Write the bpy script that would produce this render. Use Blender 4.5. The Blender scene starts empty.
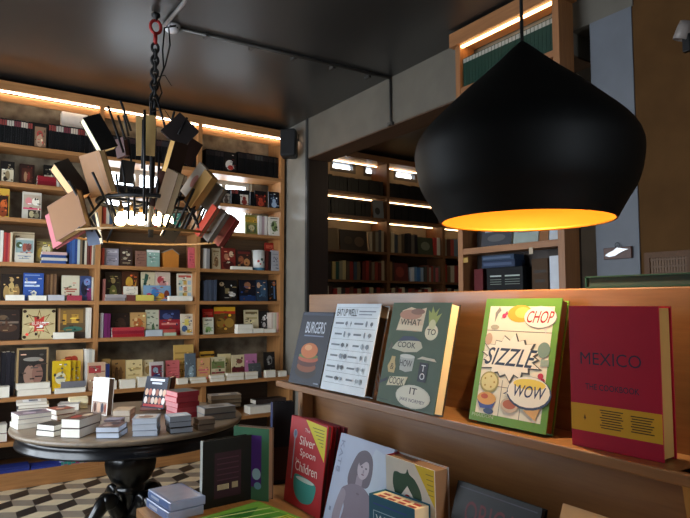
import bpy, bmesh, math, random
from mathutils import Vector, Matrix
random.seed(7)
S = bpy.context.scene
COL = S.collection
R = math.radians

# ------------------------------------------------------------------ survey: camera and plane lookups
W, H, F, EYE = 690, 518, 600.0, 1.5
PITCH, YAW = R(4.2), R(34)
FW = Vector((math.sin(YAW), math.cos(YAW), 0)); RT = Vector((math.cos(YAW), -math.sin(YAW), 0)); UP = Vector((0, 0, 1))
FV = FW*math.cos(PITCH) + UP*math.sin(PITCH); UV = -FW*math.sin(PITCH) + UP*math.cos(PITCH)
CAM = Vector((0, 0, EYE))
def ray(x, y): return FV + RT*((x-345)/F) + UV*((259-y)/F)
def onX(x, y, X): d = ray(x, y); return CAM + d*(X/d.x)
def onY(x, y, Y): d = ray(x, y); return CAM + d*(Y/d.y)
def onZ(x, y, Z): d = ray(x, y); return CAM + d*((Z-EYE)/d.z)
def onD(x, y, D): return CAM + ray(x, y)*D

# ------------------------------------------------------------------ materials
def lin(h):
    if not isinstance(h, str): return tuple(h)
    h = h.lstrip('#'); o = []
    for i in (0, 2, 4):
        c = int(h[i:i+2], 16)/255
        o.append(c/12.92 if c <= .04045 else ((c+.055)/1.055)**2.4)
    return tuple(o)
MATS = {}
def M(c, rough=.55, metal=0.0, vary=.10, spec=None, coat=0.0):
    key = (c, rough, metal, vary, spec, coat)
    if key in MATS: return MATS[key]
    m = bpy.data.materials.new('surface'); m.use_nodes = True
    nt = m.node_tree; b = nt.nodes['Principled BSDF']
    col = lin(c)
    tc = nt.nodes.new('ShaderNodeTexCoord'); n = nt.nodes.new('ShaderNodeTexNoise'); n.inputs['Scale'].default_value = 22
    nt.links.new(tc.outputs['Object'], n.inputs['Vector'])
    mx = nt.nodes.new('ShaderNodeMix'); mx.data_type = 'RGBA'
    mx.inputs[6].default_value = (*[v*(1-vary) for v in col], 1); mx.inputs[7].default_value = (*[min(1, v*(1+vary)) for v in col], 1)
    nt.links.new(n.outputs['Fac'], mx.inputs[0]); nt.links.new(mx.outputs[2], b.inputs['Base Color'])
    b.inputs['Roughness'].default_value = rough; b.inputs['Metallic'].default_value = metal
    if spec is not None: b.inputs['Specular IOR Level'].default_value = spec
    if coat: b.inputs['Coat Weight'].default_value = coat; b.inputs['Coat Roughness'].default_value = .12
    MATS[key] = m; return m
def wood(c1, c2, axis='X', rough=.42, scale=1.0, coat=0.0):
    key = ('wood', c1, c2, axis, rough, scale, coat)
    if key in MATS: return MATS[key]
    m = bpy.data.materials.new('wood'); m.use_nodes = True
    nt = m.node_tree; b = nt.nodes['Principled BSDF']
    tc = nt.nodes.new('ShaderNodeTexCoord'); mp = nt.nodes.new('ShaderNodeMapping')
    sc = [26*scale]*3; sc['XYZ'.index(axis)] = 1.6*scale
    mp.inputs['Scale'].default_value = sc
    nt.links.new(tc.outputs['Object'], mp.inputs[0])
    n = nt.nodes.new('ShaderNodeTexNoise'); n.inputs['Scale'].default_value = 2.2; n.inputs['Detail'].default_value = 6; n.inputs['Roughness'].default_value = .65
    nt.links.new(mp.outputs[0], n.inputs['Vector'])
    rp = nt.nodes.new('ShaderNodeValToRGB'); rp.color_ramp.elements[0].position = .3; rp.color_ramp.elements[1].position = .7
    rp.color_ramp.elements[0].color = (*lin(c1), 1); rp.color_ramp.elements[1].color = (*lin(c2), 1)
    nt.links.new(n.outputs['Fac'], rp.inputs[0]); nt.links.new(rp.outputs[0], b.inputs['Base Color'])
    b.inputs['Roughness'].default_value = rough
    if coat: b.inputs['Coat Weight'].default_value = coat
    bp = nt.nodes.new('ShaderNodeBump'); bp.inputs['Strength'].default_value = .08
    nt.links.new(n.outputs['Fac'], bp.inputs['Height']); nt.links.new(bp.outputs[0], b.inputs['Normal'])
    MATS[key] = m; return m
def emit(c, s):
    key = ('emit', c, s)
    if key in MATS: return MATS[key]
    m = bpy.data.materials.new('lamp_glow'); m.use_nodes = True
    nt = m.node_tree; b = nt.nodes['Principled BSDF']
    b.inputs['Base Color'].default_value = (*lin(c), 1); b.inputs['Emission Color'].default_value = (*lin(c), 1); b.inputs['Emission Strength'].default_value = s
    MATS[key] = m; return m
def glassy():
    if 'glass' in MATS: return MATS['glass']
    m = bpy.data.materials.new('window_glass'); m.use_nodes = True
    nt = m.node_tree; nt.nodes.clear()
    o = nt.nodes.new('ShaderNodeOutputMaterial'); t = nt.nodes.new('ShaderNodeBsdfTransparent'); g = nt.nodes.new('ShaderNodeBsdfGlossy')
    g.inputs['Roughness'].default_value = .03; mx = nt.nodes.new('ShaderNodeMixShader'); mx.inputs[0].default_value = .06
    nt.links.new(t.outputs[0], mx.inputs[1]); nt.links.new(g.outputs[0], mx.inputs[2]); nt.links.new(mx.outputs[0], o.inputs[0])
    MATS['glass'] = m; return m
def plaster(c, rough=.75, bump=.15, c2=None, scale=5):
    key = ('plaster', c, rough, bump, c2, scale)
    if key in MATS: return MATS[key]
    m = bpy.data.materials.new('plaster'); m.use_nodes = True
    nt = m.node_tree; b = nt.nodes['Principled BSDF']
    tc = nt.nodes.new('ShaderNodeTexCoord'); n = nt.nodes.new('ShaderNodeTexNoise'); n.inputs['Scale'].default_value = scale; n.inputs['Detail'].default_value = 8
    nt.links.new(tc.outputs['Object'], n.inputs['Vector'])
    rp = nt.nodes.new('ShaderNodeValToRGB'); rp.color_ramp.elements[0].position = .35; rp.color_ramp.elements[1].position = .65
    a = lin(c); d = lin(c2) if c2 else tuple(v*.86 for v in a)
    rp.color_ramp.elements[0].color = (*d, 1); rp.color_ramp.elements[1].color = (*a, 1)
    nt.links.new(n.outputs['Fac'], rp.inputs[0]); nt.links.new(rp.outputs[0], b.inputs['Base Color'])
    b.inputs['Roughness'].default_value = rough
    bp = nt.nodes.new('ShaderNodeBump'); bp.inputs['Strength'].default_value = bump; bp.inputs['Distance'].default_value = .02
    nt.links.new(n.outputs['Fac'], bp.inputs['Height']); nt.links.new(bp.outputs[0], b.inputs['Normal'])
    MATS[key] = m; return m

# ------------------------------------------------------------------ mesh builder
class MB:
    def __init__(s): s.v = []; s.f = []; s.mi = []; s.mats = []; s.smooth = []
    def mat(s, m):
        if m not in s.mats: s.mats.append(m)
        return s.mats.index(m)
    def add(s, vs, fs, m, smooth=False, mx=None):
        o = len(s.v); k = s.mat(m)
        s.v += [tuple(mx @ Vector(v)) if mx else tuple(v) for v in vs]
        for f in fs: s.f.append([i+o for i in f]); s.mi.append(k); s.smooth.append(smooth)
        return s
    def box(s, x0, y0, z0, x1, y1, z1, m, mx=None):
        vs = [(x0,y0,z0),(x1,y0,z0),(x1,y1,z0),(x0,y1,z0),(x0,y0,z1),(x1,y0,z1),(x1,y1,z1),(x0,y1,z1)]
        return s.add(vs, [(0,3,2,1),(4,5,6,7),(0,1,5,4),(1,2,6,5),(2,3,7,6),(3,0,4,7)], m, False, mx)
    def rbox(s, x0, y0, z0, x1, y1, z1, m, b=.004, mx=None, seg=2):
        bm = bmesh.new(); bmesh.ops.create_cube(bm, size=1)
        for v in bm.verts: v.co = Vector((x0+(v.co.x+.5)*(x1-x0), y0+(v.co.y+.5)*(y1-y0), z0+(v.co.z+.5)*(z1-z0)))
        bmesh.ops.bevel(bm, geom=bm.edges[:], offset=b, segments=seg, affect='EDGES', profile=.5)
        bm.verts.index_update()
        s.add([v.co[:] for v in bm.verts], [[v.index for v in f.verts] for f in bm.faces], m, False, mx); bm.free(); return s
    def lathe(s, prof, m, n=48, mx=None, flute=None):
        vs, fs = [], []
        for r, z in prof:
            for k in range(n):
                a = 2*math.pi*k/n; rr = r
                if flute and flute[0] <= z <= flute[1]: rr = r*(1-.07*(k % 2))
                vs.append((rr*math.cos(a), rr*math.sin(a), z))
        for i in range(len(prof)-1):
            for k in range(n): fs.append((i*n+k, i*n+(k+1) % n, (i+1)*n+(k+1) % n, (i+1)*n+k))
        return s.add(vs, fs, m, True, mx)
    def tube(s, pts, r, m, n=8, closed=False, cap=True):
        pts = [Vector(p) for p in pts]; N = len(pts); rs = r if isinstance(r, (list, tuple)) else [r]*N
        vs, fs = [], []; prev = None
        for i, p in enumerate(pts):
            if closed: t = pts[(i+1) % N]-pts[i-1]
            else: t = pts[min(i+1, N-1)]-pts[max(i-1, 0)]
            t.normalize()
            if prev is None: a = t.orthogonal().normalized()
            else:
                a = prev - t*prev.dot(t)
                a = a.normalized() if a.length > 1e-6 else t.orthogonal().normalized()
            prev = a; b = t.cross(a)
            for k in range(n):
                q = 2*math.pi*k/n; vs.append(tuple(p + (a*math.cos(q)+b*math.sin(q))*rs[i]))
        for i in range(N if closed else N-1):
            j = (i+1) % N
            for k in range(n): fs.append((i*n+k, i*n+(k+1) % n, j*n+(k+1) % n, j*n+k))
        if cap and not closed: fs.append(tuple(range(n-1, -1, -1))); fs.append(tuple((N-1)*n+k for k in range(n)))
        return s.add(vs, fs, m, True)
    def prism(s, poly, y0, y1, m, mx=None):
        n = len(poly); vs = [(x, y0, z) for x, z in poly]+[(x, y1, z) for x, z in poly]
        fs = [tuple(range(n)), tuple(range(2*n-1, n-1, -1))]+[(i, i+n, (i+1) % n+n, (i+1) % n) for i in range(n)]
        return s.add(vs, fs, m, False, mx)
    def mesh(s, name):
        me = bpy.data.meshes.new(name); me.from_pydata(s.v, [], s.f)
        for m in s.mats: me.materials.append(m)
        me.polygons.foreach_set('material_index', s.mi); me.polygons.foreach_set('use_smooth', s.smooth)
        me.update(); return me
    def build(s, name, parent=None, mx=None):
        o = bpy.data.objects.new(name, s.mesh(name)); COL.objects.link(o)
        if mx: o.matrix_world = mx
        if parent: o.parent = parent
        return o
SEEN = {}
def tag(o, label, cat, group=None, kind=None):
    o['label'] = label; o['category'] = cat
    if group: o['group'] = group
    if kind: o['kind'] = kind
    return o
def thing(name, label, cat, mx=None, group=None):
    o = bpy.data.objects.new(name, None); COL.objects.link(o); o.empty_display_size = .1
    if mx: o.matrix_world = mx
    return tag(o, label, cat, group)
def struct(name, mb, mx=None):
    o = mb.build(name, None, mx); o['kind'] = 'structure'; return o
def T(x, y, z): return Matrix.Translation((x, y, z))
def basis(o, ax, ay, az):
    return Matrix(((ax[0], ay[0], az[0], o[0]), (ax[1], ay[1], az[1], o[1]), (ax[2], ay[2], az[2], o[2]), (0, 0, 0, 1)))
# text outlines as filled faces, scaled into a box (x0,z0)-(x1,z1) lying on y
TXT = {}
def text_geo(s):
    if s in TXT: return TXT[s]
    c = bpy.data.curves.new('lettering', 'FONT'); c.body = s; c.resolution_u = 3; c.offset = 0 if 'M' in s or not s.isupper() else .010
    o = bpy.data.objects.new('lettering', c); COL.objects.link(o)
    bpy.context.view_layer.update(); dg = bpy.context.evaluated_depsgraph_get()
    me = bpy.data.meshes.new_from_object(o.evaluated_get(dg))
    vs = [v.co.copy() for v in me.vertices]; fs = [tuple(p.vertices) for p in me.polygons]
    bpy.data.objects.remove(o); bpy.data.curves.remove(c); bpy.data.meshes.remove(me)
    x0 = min(v.x for v in vs); x1 = max(v.x for v in vs); y0 = min(v.y for v in vs); y1 = max(v.y for v in vs)
    TXT[s] = ([((v.x-x0)/(x1-x0), (v.y-y0)/(y1-y0)) for v in vs], fs); return TXT[s]

# ------------------------------------------------------------------ books
def sm(poly, n=4):
    out = []; N = len(poly)
    for i in range(N):
        p0, p1, p2, p3 = poly[i-1], poly[i], poly[(i+1) % N], poly[(i+2) % N]
        for k in range(n):
            t = k/n; out.append(tuple(.5*(2*p1[j]+(p2[j]-p0[j])*t+(2*p0[j]-5*p1[j]+4*p2[j]-p3[j])*t*t+(3*p1[j]-p0[j]-3*p2[j]+p3[j])*t**3) for j in (0, 1)))
    return out
# local frame: x across the cover seen from the front, y from front cover to back, z up
PAGE = '#e6dcc4'
def covers(mb, w, h, t, cov, spine='L', b=.0025, spinec=None, backc=None):
    c = M(cov, .46, spec=.28); sc = M(spinec, .4) if spinec else c; bc = M(backc, .4) if backc else c
    mb.box(0, 0, 0, w, b, h, c); mb.box(0, t-b, 0, w, t, h, bc)
    if spine == 'L': mb.box(-.0004, b*.5, 0, b, t-b*.5, h, sc)
    elif spine == 'R': mb.box(w-b, b*.5, 0, w+.0004, t-b*.5, h, sc)
def pageblock(mb, w, h, t, spine='L', b=.0025, pages=PAGE, ins=.004):
    x0, x1 = (b, w-ins) if spine == 'L' else (ins, w-b)
    mb.box(x0, b, ins, x1, t-b, h-ins, M(pages, .8))
def deco(mb, items, w, h, step=.00005):
    y = -step
    for it in items:
        k = it[0]
        if k == 'r': poly = [(it[1], it[2]), (it[3], it[2]), (it[3], it[4]), (it[1], it[4])]; c = it[5]
        elif k == 'p': poly = it[1]; c = it[2]
        elif k == 'e':
            _, cu, cv, ru, rv, c = it; poly = [(cu+ru*math.cos(2*math.pi*i/20), cv+rv*math.sin(2*math.pi*i/20)) for i in range(20)]
        elif k == 't':
            _, s, u0, v0, u1, v1, c = it[:7]; sh = it[7] if len(it) > 7 else 0; rot = it[8] if len(it) > 8 else 0
            pts, fs = text_geo(s); vs = []
            for a, b in pts:
                if rot: a, b = b, 1-a            # reads downwards
                vs.append(((u0+a*(u1-u0)+sh*(b-.5))*w, y, (v0+b*(v1-v0))*h))
            mb.add(vs, fs, M(c, .5, vary=.03, spec=.28)); y -= step; continue
        vs = [(u*w, y, v*h) for u, v in poly]
        mb.add(vs, [tuple(range(len(vs)))], M(c, .5, vary=.05, spec=.28)); y -= step
def spine_deco(mb, bands, h, t, step=.0006, spine='L'):
    for v0, v1, c in bands:
        mb.box(-step, .0015, v0*h, 0, t-.0015, v1*h, M(c, .45))
BOOKMESH = {}
def small_book(name, mx, w, h, t, cov, label, group=None, dec=(), spine='L', pages=PAGE, bands=(), spinec=None):
    """a far-off book: boards, page block and printed cover in one mesh"""
    key = None
    if not dec:
        key = (name, round(w, 3), round(h, 3), round(t, 4), cov, spine, pages, tuple(bands), spinec)
    if key and key in BOOKMESH: me = BOOKMESH[key]
    else:
        mb = MB(); covers(mb, w, h, t, cov, spine, .002, spinec); pageblock(mb, w, h, t, spine, .002, pages, .003)
        if dec: deco(mb, dec, w, h, .0003)
        if bands: spine_deco(mb, bands, h, t)
        me = mb.mesh(name)
        if key: BOOKMESH[key] = me
    o = bpy.data.objects.new(name, me); COL.objects.link(o); o.matrix_world = mx
    return tag(o, label, 'book', group)
def big_book(name, mx, w, h, t, cov, label, dec=(), spine='L', pages=PAGE, group=None, spinec=None, backc=None, b=.003, cat='book', bands=(), extra=None):
    """a near book: boards and page block as parts"""
    r = thing(name, label, cat, mx, group)
    mb = MB(); covers(mb, w, h, t, cov, spine, b, spinec, backc); deco(mb, dec, w, h)
    if bands: spine_deco(mb, bands, h, t)
    c = mb.build('cover'); c.parent = r
    mb = MB(); pageblock(mb, w, h, t, spine, b, pages)
    p = mb.build('page_block'); p.parent = r
    return r
ORD = 'first second third fourth fifth sixth seventh eighth ninth tenth eleventh twelfth thirteenth fourteenth fifteenth sixteenth seventeenth eighteenth nineteenth twentieth'.split()

# ------------------------------------------------------------------ common colours
OAK1, OAK2 = '#9a6a3c', '#b98350'
def oak(ax): return wood(OAK1, OAK2, ax, .45)
BLACKM = M('#0b0b0c', .42); 
IRON = M('#100f10', .5, .4)
CEIL = 3.45

# ================================================================== THE SETTING
# floor of tumbling-block tiles: three rhombi per hexagon
fl = MB(); e = .155; x0f, x1f, y0f, y1f = -1.9, 7.0, -2.9, 7.0
tA = M('#d6c4a2', .5, vary=.12); tB = M('#8f8373', .45, vary=.14); tC = M('#2a2622', .45, vary=.2)
fl.box(x0f, y0f, -.06, x1f, y1f, -.0005, M('#3a342d', .8))
hw = e*math.sqrt(3)/2; row = 0; y = y0f
while y < y1f+e:
    x = x0f + (hw if row % 2 else 0)
    while x < x1f+e:
        p = [(x+e*math.cos(R(90+60*k)), y+e*math.sin(R(90+60*k))) for k in range(6)]
        v = [(min(max(a, x0f), x1f), min(max(b, y0f), y1f), 0) for a, b in p]+[(min(max(x, x0f), x1f), min(max(y, y0f), y1f), 0)]
        fl.add([v[1], v[6], v[5], v[0]], [(0, 1, 2, 3)], tA)
        fl.add([v[1], v[2], v[3], v[6]], [(0, 1, 2, 3)], tB)
        fl.add([v[6], v[3], v[4], v[5]], [(0, 1, 2, 3)], tC)
        x += 2*hw
    y += 1.5*e; row += 1
struct('floor', fl)
# dark lacquered ceiling
cm = bpy.data.materials.new('ceiling_lacquer'); cm.use_nodes = True
nt = cm.node_tree; b = nt.nodes['Principled BSDF']; b.inputs['Base Color'].default_value = (.012, .012, .012, 1); b.inputs['Roughness'].default_value = .3
tc = nt.nodes.new('ShaderNodeTexCoord'); n = nt.nodes.new('ShaderNodeTexNoise'); n.inputs['Scale'].default_value = 1.3
mr = nt.nodes.new('ShaderNodeMapRange'); mr.inputs[3].default_value = .30; mr.inputs[4].default_value = .42
nt.links.new(tc.outputs['Object'], n.inputs['Vector']); nt.links.new(n.outputs['Fac'], mr.inputs[0]); nt.links.new(mr.outputs[0], b.inputs['Roughness'])
b.inputs['Specular IOR Level'].default_value = .8; b.inputs['IOR'].default_value = 1.75
struct('ceiling', MB().box(x0f, y0f, CEIL, x1f, y1f, CEIL+.1, cm))

def wall_openings(name, axis, c0, c1, a0, a1, z0, z1, holes, m):
    """a wall slab from a0 to a1 with rectangular holes (a0,a1,z0,z1) sorted along the wall"""
    mb = MB()
    def bx(p, q, s, t):
        if q-p < 1e-4 or t-s < 1e-4: return
        if axis == 'X': mb.box(p, c0, s, q, c1, t, m)
        else: mb.box(c0, p, s, c1, q, t, m)
    cur = a0
    for (p, q, s, t) in holes:
        bx(cur, p, z0, z1); bx(p, q, z0, s); bx(p, q, t, z1); cur = q
    bx(cur, a1, z0, z1)
    return struct(name, mb)
NWIN = [0]
def window(axis, c, a0, a1, z0, z1, fm, nm=1, d=.05):
    NWIN[0] += 1
    mb = MB(); f = .045
    def bx(m_, p, q, s, t, dd, mm):
        if axis == 'X': m_.box(p, c-dd, s, q, c+dd, t, mm)
        else: m_.box(c-dd, p, s, c+dd, q, t, mm)
    bx(mb, a0, a1, z0, z0+f, d, fm); bx(mb, a0, a1, z1-f, z1, d, fm); bx(mb, a0, a0+f, z0+f, z1-f, d, fm); bx(mb, a1-f, a1, z0+f, z1-f, d, fm)
    for k in range(1, nm):
        q = a0+(a1-a0)*k/nm; bx(mb, q-f/2, q+f/2, z0+f, z1-f, d, fm)
    o = struct('window_%d' % NWIN[0], mb)
    g = MB(); bx(g, a0+f, a1-f, z0+f, z1-f, .004, glassy()); gl = g.build('pane', o)
    return o
YW = 6.16
stone = plaster('#8d826c', .85, .5, '#5d4f3e', 7)
grey = plaster('#8f8c86', .6, .06)
olive = None
_m = plaster('#624528', .5, .06, '#553b22', 3)
WF = M('#d8d4cc', .5)
DARKF = M('#15110f', .4)
olive = _m; _b = olive.node_tree.nodes['Principled BSDF']; _b.inputs['Roughness'].default_value = .95; _b.inputs['Specular IOR Level'].default_value = .08
w_l = (1.28, 1.98, 2.27, 2.86); w_r = (2.26, 2.88, 2.25, 2.86)
wall_openings('wall_back', 'X', YW, YW+.14, -1.9, 3.42, 0, CEIL, [w_l, w_r], stone)
window('X', YW+.09, *w_l, WF, 2, .03); window('X', YW+.09, *w_r, WF, 2, .03)
lw = (2.7, 5.4, .70, 2.95); fw = (.2, 1.2, .45, 2.6)
wall_openings('wall_left', 'Y', -.84, -.70, -2.9, YW, 0, CEIL, [lw], grey)
window('Y', -.77, *lw, DARKF, 3)
wall_openings('wall_front', 'X', -2.9, -2.76, -.70, 7.0, 0, CEIL, [fw], grey)
window('X', -2.83, *fw, DARKF, 1)
# the pier, beam and pilaster of the wide opening on the right
XW, XB = 3.165, 3.42
struct('wall_pier_far', MB().box(XW, 5.42, 0, XB, YW, CEIL, plaster('#8e8a80', .32, .05)))
jm = wood('#201512', '#2a1c17', 'Z', .45)
struct('trim_1', MB().box(XW+.002, 5.395, 0, XB, 5.42, 3.03, jm))
struct('trim_2', MB().box(XW-.012, 5.385, 0, XW+.012, 5.425, CEIL, M('#3a3a3a', .4)))
bmat = plaster('#6c665b', .6, .05)
struct('beam', MB().box(XW, 2.2, 3.03, XB, 5.42, CEIL, bmat).box(XW, 1.8, 3.17, XB, 2.2, CEIL, bmat))
struct('trim_3', MB().box(XW+.004, 2.2, 3.018, XB, 5.395, 3.03, wood('#4a3424', '#5b412d', 'Y', .5)))
struct('wall_pilaster', MB().box(XW, 1.81, 0, XB, 2.07, 3.17, plaster('#6f737b', .6, .05)))
struct('wall_right', MB().box(3.172, -2.76, 0, XB, 1.81, CEIL, olive))
# the room beyond the opening
YO = 6.50
ow = []
for (xa, ya, xb, yb) in ((334, 163, 352, 170), (367, 168, 383, 175), (397, 172, 414, 179)):
    a = onY(xa, ya, YO); c = onY(xb, yb, YO); ow.append((a.x-.06, c.x+.06, c.z-.05, a.z+.05))
wall_openings('wall_beyond', 'X', YO, YO+.14, 3.42, 7.0, 0, CEIL, ow, plaster('#6f6453', .8, .2))
for o_ in ow: window('X', YO+.03, *o_, DARKF, 1, .03)
struct('wall_far_right', MB().box(6.9, -2.76, 0, 7.0, YO, CEIL, plaster('#4f463b', .8, .1)))
struct('wall_return', MB().box(3.30, YW+.14, 0, 3.42, YO+.14, CEIL, stone))

import colorsys
def cname(c):
    r, g, b = (int(c[i:i+2], 16)/255 for i in (1, 3, 5)); h, l, s = colorsys.rgb_to_hls(r, g, b); h *= 360
    if l < .1: return 'black'
    if s < .12: return ('charcoal' if l < .28 else 'dark grey' if l < .42 else 'grey' if l < .62 else 'pale grey' if l < .8 else 'white')
    if 18 <= h < 70 and s < .75:
        if l > .78: return 'cream'
        if l > .6: return 'beige'
        if l > .42: return 'tan' if s < .5 else 'ochre'
        return 'brown' if l > .22 else 'dark brown'
    nm = 'red' if h < 18 or h >= 340 else 'orange' if h < 40 else 'yellow' if h < 68 else 'green' if h < 165 else 'teal' if h < 195 else 'blue' if h < 255 else 'purple' if h < 300 else 'pink'
    return ('dark ' if l < .32 else 'pale ' if l > .68 else '')+nm

# ================================================================== BACK BOOKCASE
YF, YL = 5.84, 5.60           # fronts of the upper shelves and of the deeper desk-high base
ROWZ = [2.875, 2.54, 2.235, 1.85, 1.52, 1.18]      # tops of the upper shelves
DESK, LOWA, LOWB = .735, .375, .13
UPX = [.20, 1.175, 2.13, 3.085]                    # left faces of the four uprights
UW = .042
bc = thing('bookcase', 'tall wall-wide oak bookcase packed with books behind the round table', 'bookcase', T(1.65, 6.0, 0))
def sub(mb, name, parent):
    o = mb.build(name); o.parent = parent; o.matrix_parent_inverse = parent.matrix_world.inverted(); return o
for i, x in enumerate(UPX):
    mb = MB(); mb.box(x, YF, DESK, x+UW, YW-.005, 3.33, oak('Z')); mb.box(x, YL+.02, .0, x+UW, YW-.005, DESK-.03, oak('Z')); sub(mb, 'upright', bc)
for i in range(3):
    xa, xb = UPX[i]+UW, UPX[i+1]
    for z in ROWZ: sub(MB().box(xa, YF+.003, z-.034, xb, YW-.03, z, oak('X')), 'shelf', bc)
    for z in (LOWA, LOWB): sub(MB().box(xa, YL+.02, z-.034, xb, YW-.03, z, oak('X')), 'shelf', bc)
    # brown back boards behind the middle rows; the rows with windows and the desk row are left open to the wall
    sub(MB().box(xa, YW-.028, 1.22, xb, YW-.006, 2.20 if i else 2.20, wood('#54402c', '#6b5238', 'X', .6)), 'back_panel', bc)
    sub(MB().box(xa, YW-.028, .03, xb, YW-.006, .70, wood('#3d2d1f', '#4d3a28', 'X', .6)), 'back_panel', bc)
    ls = sub(MB().box(xa+.005, YF+.008, 3.320, xb-.005, YF+.017, 3.329, emit('#ffe4c4', 20)), 'light_strip', bc)
    sub(MB().box(xa, YF+.03, 3.245, xb, YF+.045, 3.312, oak('X')), 'header_rail', bc)
sub(MB().box(UPX[0]-.02, YL, DESK-.034, UPX[3]+UW, YW-.03, DESK, oak('X')), 'worktop', bc)
sub(MB().box(UPX[0]-.02, YF-.03, 3.33, UPX[3]+UW+.03, YW-.005, 3.35, oak('X')).box(UPX[0]-.02, YF-.03, 3.35, UPX[3]+UW+.03, YF, 3.41, oak('X')), 'cornice', bc)
sub(MB().box(UPX[0], YL+.01, 0, UPX[3]+UW, YL+.04, .096, oak('X')), 'plinth', bc)

def face(row, x0, x1, yt, c, label, dec=(), dy=.06, t=.022, lean=5, name='hardback_book', pages=PAGE, base=None, Y=None, z=None, spine='L'):
    """a book stood face out: pixel left, right, top of its cover on the given shelf"""
    Yf = (Y if Y is not None else (YL if row == 'D' else YF))+dy
    zz = base if base is not None else zrow(row)
    if z is not None: zz = z
    a = onY(x0, yt, Yf); b = onY(x1, yt, Yf); xm = (x0+x1)/2; top = min(onY(xm, yt, Yf).z, ceil_of(row))
    a.x, b.x = bayclamp(a.x, b.x, Yf+.06)
    w = b.x-a.x; L = R(lean); h = max(.04, (top-zz-t*math.sin(L))/math.cos(L))
    az = Vector((0, math.sin(L), math.cos(L))); ay = Vector((0, math.cos(L), -math.sin(L)))
    # lift so that the lower back edge clears the board
    rd = random.Random(label); cs = [d[-1] if isinstance(d[-1], str) and d[-1][0] == '#' else c for d in dec] or [c]
    dec = list(dec)
    for q in range(12):
        g = rd.choice(cs); k = rd.choice((.55, .7, .82, 1.2, 1.45)); g = '#%02x%02x%02x' % tuple(min(255, int(int(g[i:i+2], 16)*k)) for i in (1, 3, 5))
        u, v = rd.uniform(.12, .86), rd.uniform(.1, .88)
        if rd.random() < .45: dec.append(('r', u-.08, v-.012, min(.97, u+rd.uniform(.05, .16)), v+.018, g))
        else: dec.append(('e', u, v, rd.uniform(.025, .08), rd.uniform(.02, .055), g))
    o = Vector((a.x, Yf, zz+t*math.sin(L)+.0005))
    small_book(name, basis(o, (1, 0, 0), ay, az), w, h, t, c, label, None, dec, spine, pages)
def ceil_of(row):
    return {'D': 1.14, 'A': .695, 'B': .335}.get(row) or (3.24 if row == 1 else ROWZ[row-2]-.039)
def bayclamp(a, b, ymax):
    if ymax < YF-.005: return a, b
    m = (a+b)/2
    for i in range(3):
        if UPX[i] <= m < UPX[i+1]+.02: return max(a, UPX[i]+UW+.002), min(b, UPX[i+1]-.002)
    return a, b
def zrow(row):
    return DESK if row == 'D' else LOWA if row == 'A' else LOWB if row == 'B' else ROWZ[row-1]
def spines(row, x0, x1, yt, n, cols, label, group=None, dy=.03, depth=.15, name='paperback_book', bands=None, jit=.008, Y=None, z=None, same=False, fill=.97):
    Yf = (Y if Y is not None else (YL if row in ('D', 'A', 'B') else YF))+dy
    zz = z if z is not None else zrow(row)
    a = onY(x0, yt, Yf).x; b = onY(x1, yt, Yf).x; h0 = min(onY((x0+x1)/2, yt, Yf).z, ceil_of(row))-zz
    a, b = bayclamp(a, b, Yf+depth)
    th = (b-a)/n
    for k in range(n):
        c = cols[k % len(cols)]; h = h0-random.choice((0, 1, 2, 3))*jit/3
        bd = bands[k % len(bands)] if bands else ()
        t = th*fill
        o = Vector((a+th*k+t, Yf+random.choice((0, .004, .008)), zz+.0005))
        lb = label if same else f'{cname(c)} spine, {ORD[k]} from left of {label}'.strip()
        small_book(name, basis(o, (0, 1, 0), (-1, 0, 0), (0, 0, 1)), depth, h, t, c, lb, group, (), 'L', PAGE, bd)
def pile(row, x0, x1, yt, n, cols, label, dy=.02, depth=.14, name='hardback_book', spine='R', Y=None, z=None, yb=None, pages='#efe9da'):
    """flat books one on another, fore edges (or spines) to the front"""
    Yf = (Y if Y is not None else (YL if row in ('D', 'A', 'B') else YF))+dy
    zz = z if z is not None else zrow(row)
    if yb is not None: zz = onY((x0+x1)/2, yb, Yf).z
    a = onY(x0, yt, Yf); b = onY(x1, yt, Yf); a.x, b.x = bayclamp(a.x, b.x, Yf+depth); H_ = max(.012*n, onY((x0+x1)/2, yt, Yf).z-zz); t = H_/n
    for k in range(n):
        j = random.uniform(-.006, .006) if n > 1 else 0
        o = Vector((b.x+j, Yf+abs(j), zz+t*(k+1)+.0004))
        pos = '' if n == 1 else (', bottom of pile' if k == 0 else ', top of pile' if k == n-1 else f', {ORD[k]} from bottom of pile')
        small_book(name, basis(o, (0, 1, 0), (0, 0, -1), (-1, 0, 0)), depth, b.x-a.x, t*.97, cols[k % len(cols)], label+pos, None, (), spine, pages)

# printed patterns
def bars(c, v0, n, dv, u0=.15, u1=.85, hh=.03):
    return [('r', u0+(.07 if i % 2 else 0), v0-i*dv, u1-(.1 if i % 3 == 1 else 0), v0-i*dv+hh, c) for i in range(n)]
def photo(u0, v0, u1, v1, base, blobs):
    o = [('r', u0, v0, u1, v1, base)]
    for (cu, cv, ru, rv, c) in blobs: o.append(('e', u0+(u1-u0)*cu, v0+(v1-v0)*cv, (u1-u0)*ru, (v1-v0)*rv, c))
    return o
def star(cu, cv, r0, r1, n, c, asp=1.0):
    return ('p', [(cu+(r0 if i % 2 else r1)*math.cos(math.pi*i/n), cv+asp*(r0 if i % 2 else r1)*math.sin(math.pi*i/n)) for i in range(2*n)], c)

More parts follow.
